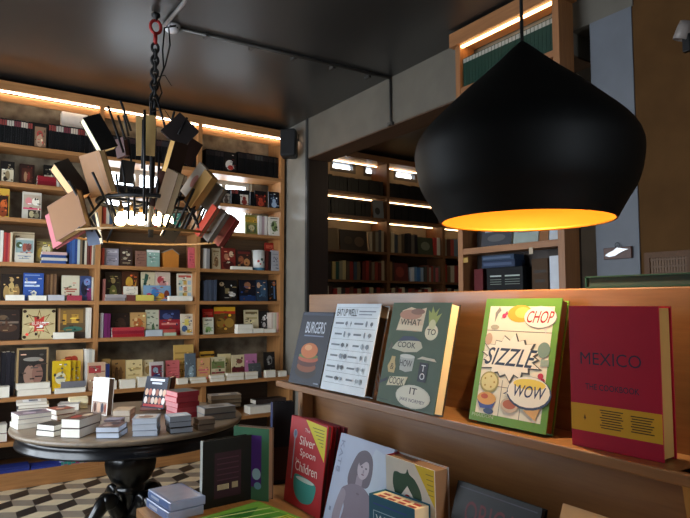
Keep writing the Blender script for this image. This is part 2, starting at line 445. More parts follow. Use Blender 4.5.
# ================================================================== BOOKS ON THE BACK BOOKCASE
K = '#0c0c0e'
TOPS = ['#8a3a34', '#b9b2a6', '#6d2f38', '#c7b9a8', '#55606e', '#9c4a3a']
def blackrow(row, x0, x1, yt, n, where, dy=.05, z=None, Y=None, tops=TOPS):
    bd = [[(.74, .95, tops[(k//3) % len(tops)])] for k in range(12)]
    spines(row, x0, x1, yt, n, [K], f'slim black paperback, pale top label, {where}', f'black paperbacks {where}', dy, .12, 'paperback_novel', bd, .0, Y, z, same=True)
def facepic(c1, c2, c3): return photo(.14, .1, .86, .72, c1, [(.5, .62, .2, .2, c2), (.5, .2, .36, .28, c3)])
# -- first (top) shelf
blackrow(1, 0, 33, 120, 14, 'on the top shelf left of the woman cover')
face(1, 33, 48, 123, '#14110f', 'black paperback face out with pink flower portrait, top shelf', photo(.15, .05, .9, .85, '#8a6d55', [(.45, .62, .28, .2, '#b0433f'), (.45, .3, .3, .3, '#bb9a7e')]), .04, .015, 3)
blackrow(1, 49, 97, 127, 20, 'on the top shelf right of the woman cover')
pile(1, 62, 88, 113, 1, ['#b9a88c'], 'pale flowered box lying on the black paperbacks of the top shelf', .16, .10, 'picture_book', 'R', z=3.085)
blackrow(1, 104, 150, 137, 16, 'on the top shelf behind the chandelier', tops=['#3a2526', '#2a2a30', '#453a33'])
blackrow(1, 152, 198, 142, 14, 'on the top shelf right of the chain', tops=['#3a2526', '#2a2a30', '#453a33'])
blackrow(1, 206, 224, 150, 6, 'top shelf left of red and white cover', tops=['#1a1415', '#2b2323'])
face(1, 224, 237, 152, '#0f0e0f', 'black paperback face out with red and white figure, top shelf', photo(.1, .08, .95, .66, '#1d1714', [(.45, .5, .4, .42, '#d6cfc4'), (.5, .3, .25, .2, '#b33a30'), (.8, .6, .15, .2, '#101010')]), .04, .015, 3)
blackrow(1, 238, 283, 155, 15, 'on the top shelf beside the speaker', tops=['#1a1415', '#2b2323', '#3a3a3a'])
# -- second shelf
face(2, 1, 15, 161, '#1a1613', 'black book face out with cream picture, left end of second shelf', photo(.08, .06, .94, .62, '#cfc2a4', [(.5, .5, .2, .4, '#8f7a58'), (.3, .2, .15, .2, '#3b3026')]))
face(2, 20, 35, 164, '#2a1712', 'dark brown book face out with standing figures, second shelf', photo(.15, .1, .85, .8, '#4a2418', [(.35, .4, .15, .35, '#a07a5a'), (.65, .45, .15, .3, '#7c3228')]))
face(2, 44, 57, 165, '#161412', 'black book face out with cream picture behind red books, second shelf', photo(.05, .1, .95, .55, '#d9cfb6', [(.5, .5, .3, .3, '#4a4338')]), .12)
pile(2, 38, 57, 176.5, 2, ['#7a1420', '#8c1a26'], 'dark red hardback lying on the second shelf', .03, .1, spine='L')
spines(2, 57, 64, 173, 3, ['#d9d2c2', '#8b8578', '#c7c0b0'], 'the short run beside the dark red hardbacks', None, bands=None)
blackrow(2, 106, 160, 186, 16, 'on the second shelf behind the bulbs', tops=['#26222a', '#332a2c'])
blackrow(2, 204, 222, 189, 6, 'on the second shelf left of the face out novels', tops=['#3a3a40', '#2a2222'])
for (xa, xb, yt, c, cc, nm) in ((222, 231, 189, '#9a9286', '#4a3a30', 'grey'), (239, 250, 190, '#d9d0bf', '#8a3028', 'cream'), (255, 267, 191, '#5a1b14', '#b5452c', 'dark red'), (269, 281, 192, '#1c2a44', '#a8bed8', 'blue')):
    face(2, xa, xb, yt, '#0e0d10', f'black paperback face out with {nm} picture, second shelf beside window', photo(.14, .06, .86, .7, c, [(.5, .62, .22, .2, cc), (.5, .25, .34, .28, cc)]), .03, .015, 3)
blackrow(2, 231.5, 238.5, 189.5, 2, 'between the grey and cream face out novels'); spines(2, 250.5, 254.5, 191, 1, [K], 'the gap after the cream face out novel', name='paperback_novel')
# -- third shelf
face(3, -4, 10, 188, '#c9a13c', 'yellow book face out with orange figure, third shelf', photo(.1, .05, .95, .75, '#2c1a10', [(.6, .55, .3, .25, '#c3602a'), (.55, .2, .35, .25, '#8a3c1c')]))
face(3, 23, 42, 192, '#c9c3b4', 'white book face out with pink stripe and cakes, third shelf', [('r', .04, .36, .98, .42, '#d2486a')]+photo(.06, .42, .96, .9, '#b9a994', [(.3, .5, .2, .3, '#d98a8a'), (.7, .5, .22, .3, '#efe8d8')])+photo(.3, .03, .95, .34, '#3a3026', [(.3, .5, .2, .4, '#b8ac84'), (.7, .4, .2, .35, '#8a8468')]))
spines(3, 103, 120, 205, 5, ['#b84a3a', '#d7d0c0', '#35506b', '#e2c24a', '#e8e2d2'], 'the third shelf run beside the chandelier ring', bands=None)
spines(3, 150, 170, 207, 5, ['#d8cfc0', '#c0483c', '#e6ddcc', '#caa23a', '#c9d0d4'], 'the third shelf run right of the bulbs')
face(3, 171, 181, 208, '#2f8f84', 'teal green book face out, third shelf right of the bulbs', bars('#d9e6da', .7, 3, .15))
face(3, 246, 258, 215, '#7d7a3c', 'olive and yellow book face out, third shelf beside window', [('r', 0, .62, 1, .9, '#b58e34'), ('r', .08, .1, .9, .5, '#4f5a38'), ('e', .5, .35, .25, .15, '#c2b489')])
spines(3, 259, 268, 216, 3, ['#d7d1cd', '#b9a0a4', '#e3ddd5'], 'the third shelf trio beside the leafy cover')
face(3, 269.5, 281, 217, '#e3ddcf', 'white book face out with green leaf print, third shelf', [('e', .5, .5, .28, .3, '#8fa06a'), ('e', .4, .6, .1, .1, '#3d4a2a'), ('e', .6, .4, .12, .12, '#54613a'), ('r', .15, .9, .85, .94, '#4a4a40')], .02)
# -- fourth shelf
spines(4, -6, 4, 230, 3, ['#cfccc8', '#8d9aa6', '#d9d4c8'], 'the far left run on the fourth shelf')
spines(4, 4.5, 13, 232, 4, ['#b33a34', '#9c2a3a', '#c7594a', '#d6c6a2'], 'the red run on the fourth shelf')
face(4, 13.5, 35, 232, '#cdbd9c', 'large cream book face out behind the beach picture, fourth shelf', [('r', .0, .93, 1, .96, '#a39274')], .12)
face(4, 15.5, 34.5, 238, '#d3cdbd', 'white book face out with group photo on a beach, fourth shelf', photo(.04, .4, .96, .92, '#8fa6a4', [(.2, .6, .18, .25, '#4b5a3c'), (.5, .4, .12, .35, '#a15a48'), (.75, .45, .16, .3, '#7b4a44')])+bars('#7a8aa0', .25, 2, .1), .05)
face(4, 36, 54, 239, '#57492f', 'dark gold framed picture book face out, fourth shelf', photo(.06, .08, .94, .9, '#8a7a4c', [(.3, .4, .25, .3, '#c3a24a'), (.6, .6, .28, .25, '#d9cfa8'), (.75, .3, .2, .2, '#6a3a2a')]), .10)
pile(4, 42, 67, 252, 4, ['#31508c', '#c9c2b4', '#28447c', '#caa6a0'], 'blue and white book lying on the fourth shelf', .01, .09, spine='L')
spines(4, 70, 78, 238, 3, ['#2c4a86', '#3b5f9e', '#24407a'], 'the blue run on the fourth shelf')
spines(4, 78, 90, 237, 5, ['#b8c4c2', '#7a6a54', '#2a2622', '#c9c2ae', '#5a2d28'], 'the run after the blue spines, fourth shelf')
spines(4, 90.5, 98, 240, 3, ['#8c3a34', '#d8d0bf', '#7b7a6a'], 'the run against the first upright, fourth shelf')
spines(4, 102, 105, 248, 1, ['#b0402e'], 'the middle bay, fourth shelf')
face(4, 105, 119, 248.5, '#9c98a4', 'lilac grey book face out, fourth shelf under the chandelier', [('r', .1, .75, .9, .9, '#c9c5cc')]+bars('#6f6b78', .55, 3, .14))
face(4, 120.5, 133, 247, '#3b2a24', 'dark brown book face out with pale dots, fourth shelf', [('e', .3, .7, .12, .06, '#d6ccb4'), ('e', .65, .6, .15, .07, '#c9bfa8'), ('e', .4, .4, .16, .07, '#b9ae98'), ('r', .2, .12, .8, .2, '#8c7a60')])
face(4, 136, 147, 251, '#8b6455', 'rose brown book face out beside pale teal one, fourth shelf', bars('#5f4238', .75, 3, .18))
face(4, 147.5, 160, 250, '#93b4a8', 'pale teal book face out with white top, fourth shelf', [('r', 0, .86, 1, 1, '#e6e6e0')]+bars('#6d8c82', .6, 2, .2))
face(4, 189, 200, 247.5, '#d0626a', 'coral pink book face out with grey letters, fourth shelf', bars('#94424c', .66, 3, .14), .03)
spines(4, 203.8, 210, 248, 2, ['#d9d6d2', '#8f8c8c'], 'the pair beside the middle upright, fourth shelf')
face(4, 212.5, 221, 248, '#b9a685', 'beige book face out with dark figure, fourth shelf right bay', [('e', .5, .35, .25, .25, '#7a5a3c'), ('r', .15, .8, .85, .88, '#8a7350')])
face(4, 222, 236, 248, '#7a2a22', 'dark red book face out with two pale faces, fourth shelf right bay', [('e', .35, .6, .16, .16, '#b3785a'), ('e', .7, .72, .16, .14, '#d6b896'), ('e', .5, .2, .4, .2, '#4a1a16')])
face(4, 237, 252, 250, '#3a2620', 'near black book face out with warm faces, fourth shelf right bay', [('e', .3, .5, .18, .2, '#9a5a3c'), ('e', .68, .38, .2, .2, '#b9824f'), ('r', .1, .8, .9, .92, '#6a2a24')])
pile(4, 232, 253, 266.5, 1, ['#d8ccb0'], 'thin cream book lying in front of the dark red covers', .0, .05)
spines(4, 266.5, 271.5, 251, 2, ['#54221c', '#2a1c1a'], 'the dark pair beside the white cup, fourth shelf')
face(4, 272, 280.5, 250.5, '#a6a6ac', 'pale grey book face out at right end of fourth shelf', bars('#7a7a84', .8, 4, .18), .02)
face(4, 266, 282, 243, '#97281f', 'tall red book face out behind the cup, fourth shelf', [('r', .1, .8, .9, .92, '#c05a44')], .14)
# -- fifth shelf
face(5, 1.7, 22.6, 274, '#241a14', 'dark book face out with golden figures, fifth shelf', [('e', .25, .3, .14, .26, '#a98a54'), ('e', .5, .4, .14, .3, '#c2a568'), ('e', .75, .32, .14, .27, '#9b7a48'), ('e', .5, .78, .1, .08, '#b99a66')], .08)
face(5, 24, 44.3, 273, '#2e53a0', 'blue book face out with white chess knight, fifth shelf', [('r', .06, .62, .6, .69, '#dfe6ee'), ('r', .06, .5, .8, .57, '#c9d6e8'), ('p', [(.32, .05), (.68, .05), (.62, .16), (.66, .3), (.52, .38), (.34, .28), (.44, .2)], '#e6e2c8'), ('r', .06, .9, .8, .94, '#7d97c9')], .08)
spines(5, 45, 57, 274, 6, ['#6d4a30', '#7d5838', '#5f3f28', '#8a6846', '#60442e', '#7a5a40'], 'the brown run on the fifth shelf', dy=.12)
face(5, 62.5, 80, 275.5, '#d3cbb0', 'cream book face out with red lettering and green foot, fifth shelf', [('r', .15, .42, .85, .48, '#b0604e'), ('r', .25, .34, .75, .39, '#b0604e'), ('p', [(.0, .0), (1, 0), (1, .12), (.7, .2), (.4, .1), (.15, .22), (0, .1)], '#4a5a44')], .08)
face(5, 81, 92, 276, '#33436f', 'blue and purple book face out, fifth shelf beside first upright', [('e', .35, .5, .3, .3, '#1a1d33'), ('r', .62, 0, 1, .5, '#7a2a5c'), ('e', .6, .75, .3, .15, '#6f86b8')], .06)
spines(5, 93, 98, 277, 2, ['#d8cfba', '#b9a78c'], 'the pale pair against the first upright, fifth shelf')
spines(5, 103.2, 106, 279, 1, ['#b07068'], 'the middle bay, fifth shelf')
pile(5, 6, 25, 295, 1, ['#dcd6ca'], 'thin white book lying under the golden figures, fifth shelf', .0, .06)
pile(5, 29, 47, 295.5, 1, ['#d9d3bd'], 'thin cream book lying under the chess knight, fifth shelf', .0, .06)
pile(5, 48, 65, 295, 1, ['#b8b5b6'], 'thin grey book lying on the fifth shelf', .0, .06, pages='#bdbcc0')
pile(5, 67, 82, 295.5, 1, ['#a83a4a'], 'thin red book lying on the fifth shelf', .0, .06, spine='L')
face(5, 105.5, 122, 272, '#2f2318', 'dark brown book face out with green vase, fifth shelf middle bay', [('e', .5, .3, .22, .25, '#6a6a34'), ('e', .5, .7, .14, .1, '#a58c58')], .09)
face(5, 122.5, 139, 271.5, '#4a2a18', 'brown book face out with yellow dancer, fifth shelf middle bay', [('e', .45, .62, .22, .2, '#d0a23a'), ('p', [(.2, .2), (.8, .2), (.9, .75), (.75, .5), (.5, .7), (.25, .45)], '#c9923a'), ('e', .3, .2, .25, .2, '#b0542c')], .09)
face(5, 124, 138, 286.5, '#e0d8c8', 'small white box book propped under the yellow dancer', bars('#b0a898', .7, 2, .3), .05, .02, 2, base=1.545)
pile(5, 106, 126, 294.5, 2, ['#8d8688', '#a49c9c'], 'grey book lying on the fifth shelf, middle bay', .0, .08, spine='L')
pile(5, 126.5, 135.5, 295, 1, ['#6e3a34'], 'small maroon book lying on the fifth shelf, middle bay', .0, .06, spine='L')
pile(5, 136, 154, 295, 1, ['#d9ca62'], 'yellow book lying on the fifth shelf, middle bay', .0, .07, spine='L')
face(5, 142, 155.5, 272, '#d6cba9', 'cream book face out with green snake, fifth shelf middle bay', [('p', [(.15, .55), (.3, .95), (.55, .9), (.5, .75), (.35, .6), (.4, .3), (.2, .25)], '#35584a')], .1)
face(5, 156, 171, 272, '#d5c4b2', 'pale pink book face out with red figure, fifth shelf middle bay', [('e', .35, .72, .22, .14, '#b5474e'), ('e', .5, .5, .25, .2, '#c98a86')], .1)
face(5, 144, 171, 285.5, '#7fa2c2', 'wide bright jumbled-toy cover propped low on the fifth shelf', [('e', .2, .3, .1, .2, '#c2386a'), ('e', .42, .55, .14, .25, '#3f7fc0'), ('e', .65, .3, .12, .22, '#d99a2a'), ('e', .85, .4, .1, .3, '#7a3a2c'), ('e', .55, .15, .12, .15, '#e0c86a')], .06, .02, 5)
face(5, 178, 195.5, 273.5, '#ded6bf', 'cream book face out with small food pictures, fifth shelf', [('r', .08, .85, .92, .93, '#c25a4a')]+[('r', .12+.28*i, .15+.22*j, .34+.28*i, .3+.22*j, ['#b9cfc0', '#d9b25a', '#a8c2d4', '#c78a6a'][(i+2*j) % 4]) for i in range(3) for j in range(3)], .08)
pile(5, 169, 193, 296, 1, ['#e6ebe6'], 'thin white book lying under the food pictures, fifth shelf', .0, .07)
spines(5, 204.5, 217, 280, 6, ['#4b5364', '#444c5c', '#505a6b', '#3f4757', '#4a5263', '#454e5f'], 'the slate blue set on the fifth shelf')
face(5, 218, 237.5, 280, '#191514', 'black book face out with pale head and cup, fifth shelf right bay', [('e', .22, .8, .12, .1, '#c8b090'), ('r', .38, .35, .6, .6, '#8a7a54'), ('e', .75, .3, .18, .1, '#cfc9bf')], .07)
face(5, 240, 256, 280, '#15151f', 'navy black book face out with a face in half shadow, fifth shelf', [('e', .5, .75, .2, .16, '#9a6848'), ('r', 0, 0, 1, .25, '#1f3560')], .07)
face(5, 257, 268, 280, '#26384c', 'blue book face out with small pale head, fifth shelf right bay', [('e', .2, .75, .16, .14, '#c49a78'), ('e', .6, .5, .25, .3, '#3d5870')], .07)
face(5, 269, 281, 280, '#171310', 'black book face out with orange hair, right end of fifth shelf', [('e', .7, .82, .2, .1, '#b06a34'), ('r', .62, .1, .78, .7, '#4a6a90')], .07)
# -- sixth shelf
face(6, -4, 20.5, 310, '#2a1d18', 'dark book face out with bronze table scene, left end of sixth shelf', [('r', .05, .55, .95, .62, '#7a6a5c'), ('e', .5, .4, .4, .14, '#4e3424'), ('e', .3, .75, .2, .08, '#6b553e')], .08)
face(6, 23.3, 56, 309, '#c9b888', 'cream book face out with red starburst on sixth shelf', [star(.5, .5, .2, .49, 8, '#7a5c2c', 1), star(.5, .5, .18, .40, 8, '#cdbb86', 1), star(.5, .5, .16, .32, 6, '#c43a30', 1), ('t', 'BURMA', .28, .46, .72, .58, '#efe2d0')]+[('e', a, b, .06, .05, '#3d2a1a') for a in (.06, .94) for b in (.08, .92)], .08)
face(6, 58, 86, 308, '#5d4a30', 'brown book face out with golden temple over green boat, sixth shelf', [('r', .08, .5, .92, .95, '#8a6a3a'), ('r', .2, .45, .32, .8, '#c89a3a'), ('r', .5, .5, .75, .78, '#d2a445'), ('e', .55, .3, .35, .09, '#3c6a5c'), ('r', .0, .0, 1, .2, '#3a2c22'), ('r', .04, .05, .1, .98, '#b98c60')], .1)
pile(6, 54.5, 74.5, 332.5, 1, ['#d6d0c6'], 'thin white book lying under the golden temple, sixth shelf', .0, .08)
spines(6, 88, 92, 307, 1, ['#e0dacb'], 'the gap beside the first upright, sixth shelf', dy=.02)
spines(6, 100.5, 104, 313, 1, ['#c6c2c6'], 'the purple spines, sixth shelf middle bay')
spines(6, 104.5, 111, 313, 2, ['#7a2a66', '#6a2458'], 'the purple pair, sixth shelf middle bay')
face(6, 112, 130, 313, '#2c211c', 'dark brown book face out behind the red pile, sixth shelf', [('e', .5, .5, .3, .3, '#4a352a')], .14)
face(6, 131, 146.5, 312.5, '#cda468', 'tan book face out with orange cat, sixth shelf middle bay', [('e', .5, .5, .3, .25, '#b96a34'), ('e', .35, .7, .1, .08, '#e2c48a'), ('r', .1, .1, .9, .2, '#dcbf86')], .13)
pile(6, 112, 144, 327.5, 3, ['#a3242c', '#8e2030', '#b33a40'], 'crimson book lying on the sixth shelf, middle bay', .01, .1, spine='L')
face(6, 146.5, 159.5, 310, '#c9ccb4', 'pale green book face out with dark leaf, sixth shelf middle bay', [('p', [(.45, .15), (.7, .2), (.6, .5), (.45, .4)], '#4a6a48')], .14)
face(6, 160, 180.5, 310, '#a02c34', 'red book face out with navy top, sixth shelf middle bay', [('r', 0, .62, 1, 1, '#2a2e50'), ('e', .35, .75, .2, .12, '#4c5a8a'), ('r', .1, .4, .9, .48, '#d9857a')], .13)
face(6, 181.5, 196, 314, '#d6cdb6', 'white book face out with yellow and blue blocks, sixth shelf', [('r', .3, .45, .7, .75, '#d9c968'), ('e', .3, .3, .25, .15, '#47628c'), ('e', .6, .85, .3, .08, '#b9a58f'), ('r', .5, .1, .9, .25, '#c9a63a')], .05)
pile(6, 146, 163, 330, 1, ['#a9b7c4'], 'pale blue book lying on the sixth shelf, middle bay', .0, .09, pages='#b9c2ca')
pile(6, 163.5, 176, 329.5, 2, ['#b9c9b0', '#c25a50'], 'pale green and red book lying on the sixth shelf', .0, .09, spine='L')
face(6, 203.5, 214, 309, '#c02a22', 'bright red book face out behind a white one, sixth shelf right bay', [('r', .1, .75, .9, .88, '#d9584a')], .12)
face(6, 203.5, 214, 317.5, '#dcdcc8', 'white book face out with green sprig, sixth shelf right bay', [('e', .5, .3, .28, .16, '#8fb06a'), ('e', .35, .2, .14, .1, '#5f8a44'), ('r', .15, .8, .85, .88, '#8a8a78')], .05)
face(6, 215, 236, 307, '#6a4a20', 'gold brown book face out with red and yellow top, sixth shelf', [('r', 0, .84, 1, 1, '#d9a52a'), ('r', 0, .74, 1, .84, '#c23a22'), ('e', .3, .4, .2, .18, '#94702e'), ('e', .7, .4, .22, .18, '#a07a34')], .08)
face(6, 245, 259, 310, '#d8caa2', 'cream book face out with lettered top, sixth shelf right bay', [('r', .08, .82, .92, .92, '#7a6a44'), ('r', .1, .6, .9, .68, '#b9a978')], .13)
pile(6, 237.5, 253, 324.5, 2, ['#e3ddcc', '#d8d2c2'], 'white box-like book lying on the sixth shelf, right bay', .0, .1)
face(6, 260, 270, 311, '#1d1918', 'black book face out with two white bottles, sixth shelf right bay', [('e', .45, .65, .15, .1, '#d0ccc8'), ('e', .45, .35, .16, .12, '#b8b4b0')], .12)
pile(6, 253.5, 264, 328.5, 1, ['#e0d6be'], 'cream book lying left of pair, sixth shelf right bay', .0, .09)
pile(6, 264.5, 276, 329, 1, ['#e8e0cc'], 'cream book lying right of pair, sixth shelf right bay', .0, .09)
spines(6, 271.5, 283, 312, 4, ['#cdbcae', '#dcd9c6', '#c8c9b0', '#d9a8a0'], 'the pale run ending the sixth shelf')
# -- desk shelf, left bay
D = 'D'
spines(D, 2.5, 15.5, 352, 3, ['#16141a', '#1d1a22', '#131118'], 'the black trio on the worktop', dy=.1, name='hardback_book')
pile(D, -6, 10, 387, 1, ['#cfc8b8'], 'white book lying at the left end of the worktop', .0, .09)
pile(D, 17, 51, 383, 2, ['#ddd5c4', '#cfc6b2'], 'wide cream book lying under the framed photo cover', .02, .16)
face(D, 17.5, 49, 348, '#a1845a', 'tan bordered book face out with dark photo of seated people', photo(.06, .04, .94, .95, '#2c2622', [(.4, .25, .22, .3, '#9c7a68'), (.68, .28, .2, .28, '#8a6456'), (.5, .72, .35, .06, '#8f8a80')]), .06, .02, 4, z=.735+.078)
face(D, 57, 84, 350, '#c9a878', 'beige book face out with orange red flower behind yellow books', [('e', .5, .62, .32, .22, '#c4512c'), ('e', .4, .5, .16, .14, '#d98a3a'), ('e', .66, .75, .14, .1, '#a83a24')], .16)
for k in range(3):
    face(D, 53+k*5.5, 71+k*5.0, 361, '#d8b51e', ['front yellow book with white oval, face out on the worktop', 'middle yellow book of three, behind the front one', 'rear yellow book of three, behind the middle one'][k], [('e', .45, .42, .3, .2, '#d9d2b0'), ('r', .22, .38, .68, .46, '#5a6a72'), star(.45, .42, .34, .4, 9, '#caa31c', 1), ('e', .45, .42, .3, .2, '#d9d2b0'), ('r', .22, .4, .68, .46, '#6a767a')], .05+.028*k, .02, 3, base=.735+.02)
pile(D, 55, 86, 388, 1, ['#d9d4c8'], 'wide white book lying under grey book on the worktop', .0, .16)
pile(D, 61, 86, 381.5, 1, ['#77767c'], 'grey book lying on a wide white book, worktop', .01, .03, z=.735+.045, spine='L')
spines(D, 86.5, 95, 349, 3, ['#d6d3cb', '#b9b5ab', '#cdc6b5'], 'the tall white run on the worktop', dy=.1)
face(D, 88.5, 106, 362.5, '#c3a184', 'pale red topped book face out left of blue spine, worktop', [('r', .05, .62, .75, .88, '#a83a3c'), ('e', .6, .3, .3, .15, '#d9c6a8')], .03)
spines(D, 106.5, 110, 364, 1, ['#2c3260'], 'the red topped book on the worktop', dy=.03)
face(D, 102, 111, 359, '#b9975c', 'ochre book face out partly hidden behind blue spine, worktop', [], .2)
face(D, 112.5, 126, 360, '#8f6b3e', 'brown book face out with standing figures, worktop middle bay', [('e', .35, .45, .14, .3, '#5c4024'), ('e', .65, .45, .14, .3, '#6b4c2c')], .12)
face(D, 127, 143, 360, '#d6c28e', 'cream book face out with faint lettering, worktop middle bay', [('r', .15, .62, .9, .7, '#b29862'), ('r', .1, .4, .8, .46, '#bda670')], .1)
face(D, 143.5, 154, 360, '#cdbf98', 'pale cream book face out with brown medal, worktop middle bay', [('e', .5, .6, .3, .16, '#9c8050')], .13)
face(D, 150.5, 164, 362, '#c7bfbb', 'white bordered book face out with red and navy picture, worktop', photo(.1, .06, .88, .85, '#7a2a3a', [(.5, .3, .4, .25, '#2c3462'), (.4, .75, .25, .15, '#8aa0b0')]), .07)
face(D, 166.5, 180, 360.5, '#c9686a', 'coral book face out with soft lettering, worktop middle bay', bars('#b35456', .66, 3, .13), .1)
face(D, 175, 194.5, 345, '#c7a25a', 'tall ochre lined book face out, worktop middle bay', [('r', .05, .12+.16*i, .95, .16+.16*i, '#a58243') for i in range(5)], .17)
face(D, 186, 196.5, 353.5, '#5c6770', 'slate blue book face out with pale oval, worktop middle bay', [('e', .55, .35, .25, .2, '#8fa3ad')], .08)
for i, (xa, xb, yt) in enumerate(((104, 117, 381), (120, 136, 379.5), (138, 150, 377), (153, 164, 380), (178, 188.5, 378.5))):
    pile(D, xa, xb, yt, 1, ['#dccfae'], ['cream paperback lying flat at left of worktop middle bay', 'second cream paperback lying flat along worktop middle bay', 'cream paperback lying flat before the brown medal book', 'cream paperback lying flat before the red and navy book', 'cream paperback lying flat before the ochre lined book'][i], -.0+.0, .06, 'paperback_book')
# right bay of the worktop
face(D, 197.5, 210.5, 358, '#cf9f68', 'tan book face out with pink lettering, worktop right bay', [('r', .1, .45, .9, .52, '#c96a6a'), ('r', .2, .34, .8, .4, '#c96a6a')], .09)
face(D, 201, 215, 351.5, '#b98a2e', 'ochre book with dark stripe face out behind the tan one', [('r', 0, .84, 1, .9, '#3a2a16')], .2)
face(D, 211.5, 226, 357, '#c9bd98', 'cream book face out with green picture, worktop right bay', [('r', .06, .5, .94, .8, '#6f7a48'), ('r', .06, .28, .94, .36, '#8a3a3c'), ('r', .06, .12, .94, .22, '#5d5846')], .1)
face(D, 219, 231.5, 354, '#d8c794', 'pale yellow book face out behind the green picture book', [('e', .6, .7, .2, .12, '#a8a06a')], .18)
face(D, 232.5, 245, 355, '#cfbf98', 'cream book face out with dark red foot, worktop right bay', [('r', 0, 0, 1, .48, '#5c1f24'), ('e', .6, .72, .25, .1, '#7a4a3c')], .12)
face(D, 245.5, 257.5, 354, '#b9769a', 'mauve pink book face out, worktop right bay', bars('#a2608a', .66, 2, .2), .12)
face(D, 265, 275.5, 352, '#1f1a18', 'black book face out with grey swirl, worktop right bay', [('e', .5, .65, .25, .2, '#7a7672'), ('e', .55, .62, .12, .1, '#2a2624')], .12)
face(D, 250, 262, 363.5, '#4b4f50', 'dark grey book face out leaning low, worktop right bay', [], .055, .012, 14)
for i, (xa, xb, yt, lb) in enumerate(((191, 207, 377.5, 'below the tan book'), (211, 225, 375, 'below the green picture'), (227, 244, 373, 'below the dark red foot'), (246, 258.5, 372, 'below the mauve book'), (266, 276, 370.5, 'below the black swirl'), (279, 287, 371, 'at the right end of the worktop'))):
    pile(D, xa, xb, yt, 2 if xb-xa > 12 else 1, ['#e4d9bd', '#d9cba8'], f'cream paperback lying {lb}', -.0, .055, 'paperback_book')
# -- shelves under the worktop
pile('A', -8, 8, 425, 2, ['#8a2a2c', '#d6d0c6'], 'red and white book lying on the shelf under the worktop', .05, .14)
pile('A', 250, 285, 405, 1, ['#d8d3cb'], 'white book lying under the worktop, right bay', .04, .14)
pile('A', 256, 286, 399, 1, ['#3a2f2c'], 'dark brown book lying on the white one, right bay', .08, .14, z=.375+.085, spine='L')
pile('B', 0, 30, 467, 2, ['#2c3a8a', '#263278'], 'blue paperback lying left on the bottom shelf', .03, .14, 'paperback_book', spine='L')
pile('B', 31, 61, 466, 2, ['#33449a', '#2a3684'], 'blue paperback lying second from left on the bottom shelf', .03, .14, 'paperback_book', spine='L')
spines('B', 60.5, 72, 453, 3, ['#8f9ac0', '#b05a7a', '#3f8f8a'], 'the bright run on the bottom shelf', bands=[[(.06, .3, '#2f8f86'), (.55, .9, '#d8b8b8')]])
spines('B', 72, 96, 454, 6, ['#c25a70', '#8a6a98', '#d0a8a0', '#3a5aa0', '#2a2f70', '#343a7c'], 'the long bright run on the bottom shelf', bands=[[(.08, .28, '#2f9a90'), (.5, .85, '#d9c8b8')], [(.1, .26, '#b0305a')]])
spines('B', 101, 110, 456, 2, ['#d9d6ce', '#e2dfd6'], 'the white pair on the bottom shelf', bands=[[(.2, .5, '#3a3a40'), (.6, .8, '#55555c')]])
pile('B', 160, 186, 451, 3, ['#b99a78', '#d8c7a8', '#a8805a'], 'tan book lying on the bottom shelf behind the table', .03, .14)
spines('B', 187, 202, 449, 5, ['#2c2422', '#d6cebc', '#241d1c', '#cfc6b2', '#2a2220'], 'the black and white run on the bottom shelf')
# the white and blue cup and the orange card house standing among the books
a = onY(253.7, 250, 5.9); b_ = onY(266, 250, 5.9); rad = (b_.x-a.x)/2
cup = MB().lathe([(0, 0), (rad*.92, 0), (rad*.96, .03), (rad*.98, .032), (rad, a.z-1.85), (rad-.004, a.z-1.85), (rad-.006, .006), (0, .006)], M('#d9d9d4', .35), 28)
cup.lathe([(rad*.93, .0005), (rad*.975, .034), (rad*.976, .036)], M('#3f7fa0', .4), 28)
for k, (u, v, rr, c) in enumerate(((-.4, .10, .014, '#b03a34'), (.15, .12, .016, '#2f4a44'), (-.1, .07, .010, '#b03a34'), (.5, .09, .012, '#4a6a88'))):
    q = -math.pi/2+u; mb_ = [(1.003*rad*math.cos(q+rr/rad*math.cos(2*math.pi*i/10)), 1.003*rad*math.sin(q+rr/rad*math.cos(2*math.pi*i/10)), v+rr*math.sin(2*math.pi*i/10)) for i in range(10)]
    cup.add(mb_, [tuple(range(10))], M(c, .4))
tag(cup.build('storage_cup', None, T((a.x+b_.x)/2, 5.94, 1.8505)), 'white cup with blue foot and painted dots among fourth shelf books', 'cup')
a = onY(164, 249, 5.9); b_ = onY(179, 249, 5.9); ww = b_.x-a.x; hh = a.z-1.85
hb = MB().prism([(0, 0), (ww, 0), (ww, hh*.72), (ww*.55, hh), (0, hh*.8)], 0, .09, M('#c47a2a', .6))
hb.prism([(-.004, hh*.8), (ww*.55, hh), (ww*.55, hh+.008), (-.004, hh*.8+.008)], -.004, .094, M('#8d8478', .6))
hb.prism([(ww*.55, hh), (ww+.004, hh*.72), (ww+.004, hh*.72+.008), (ww*.55, hh+.008)], -.004, .094, M('#8d8478', .6))
tag(hb.build('card_house', None, T(a.x, 5.9, 1.8505)), 'orange house-shaped box with grey roof on the fourth shelf', 'box')

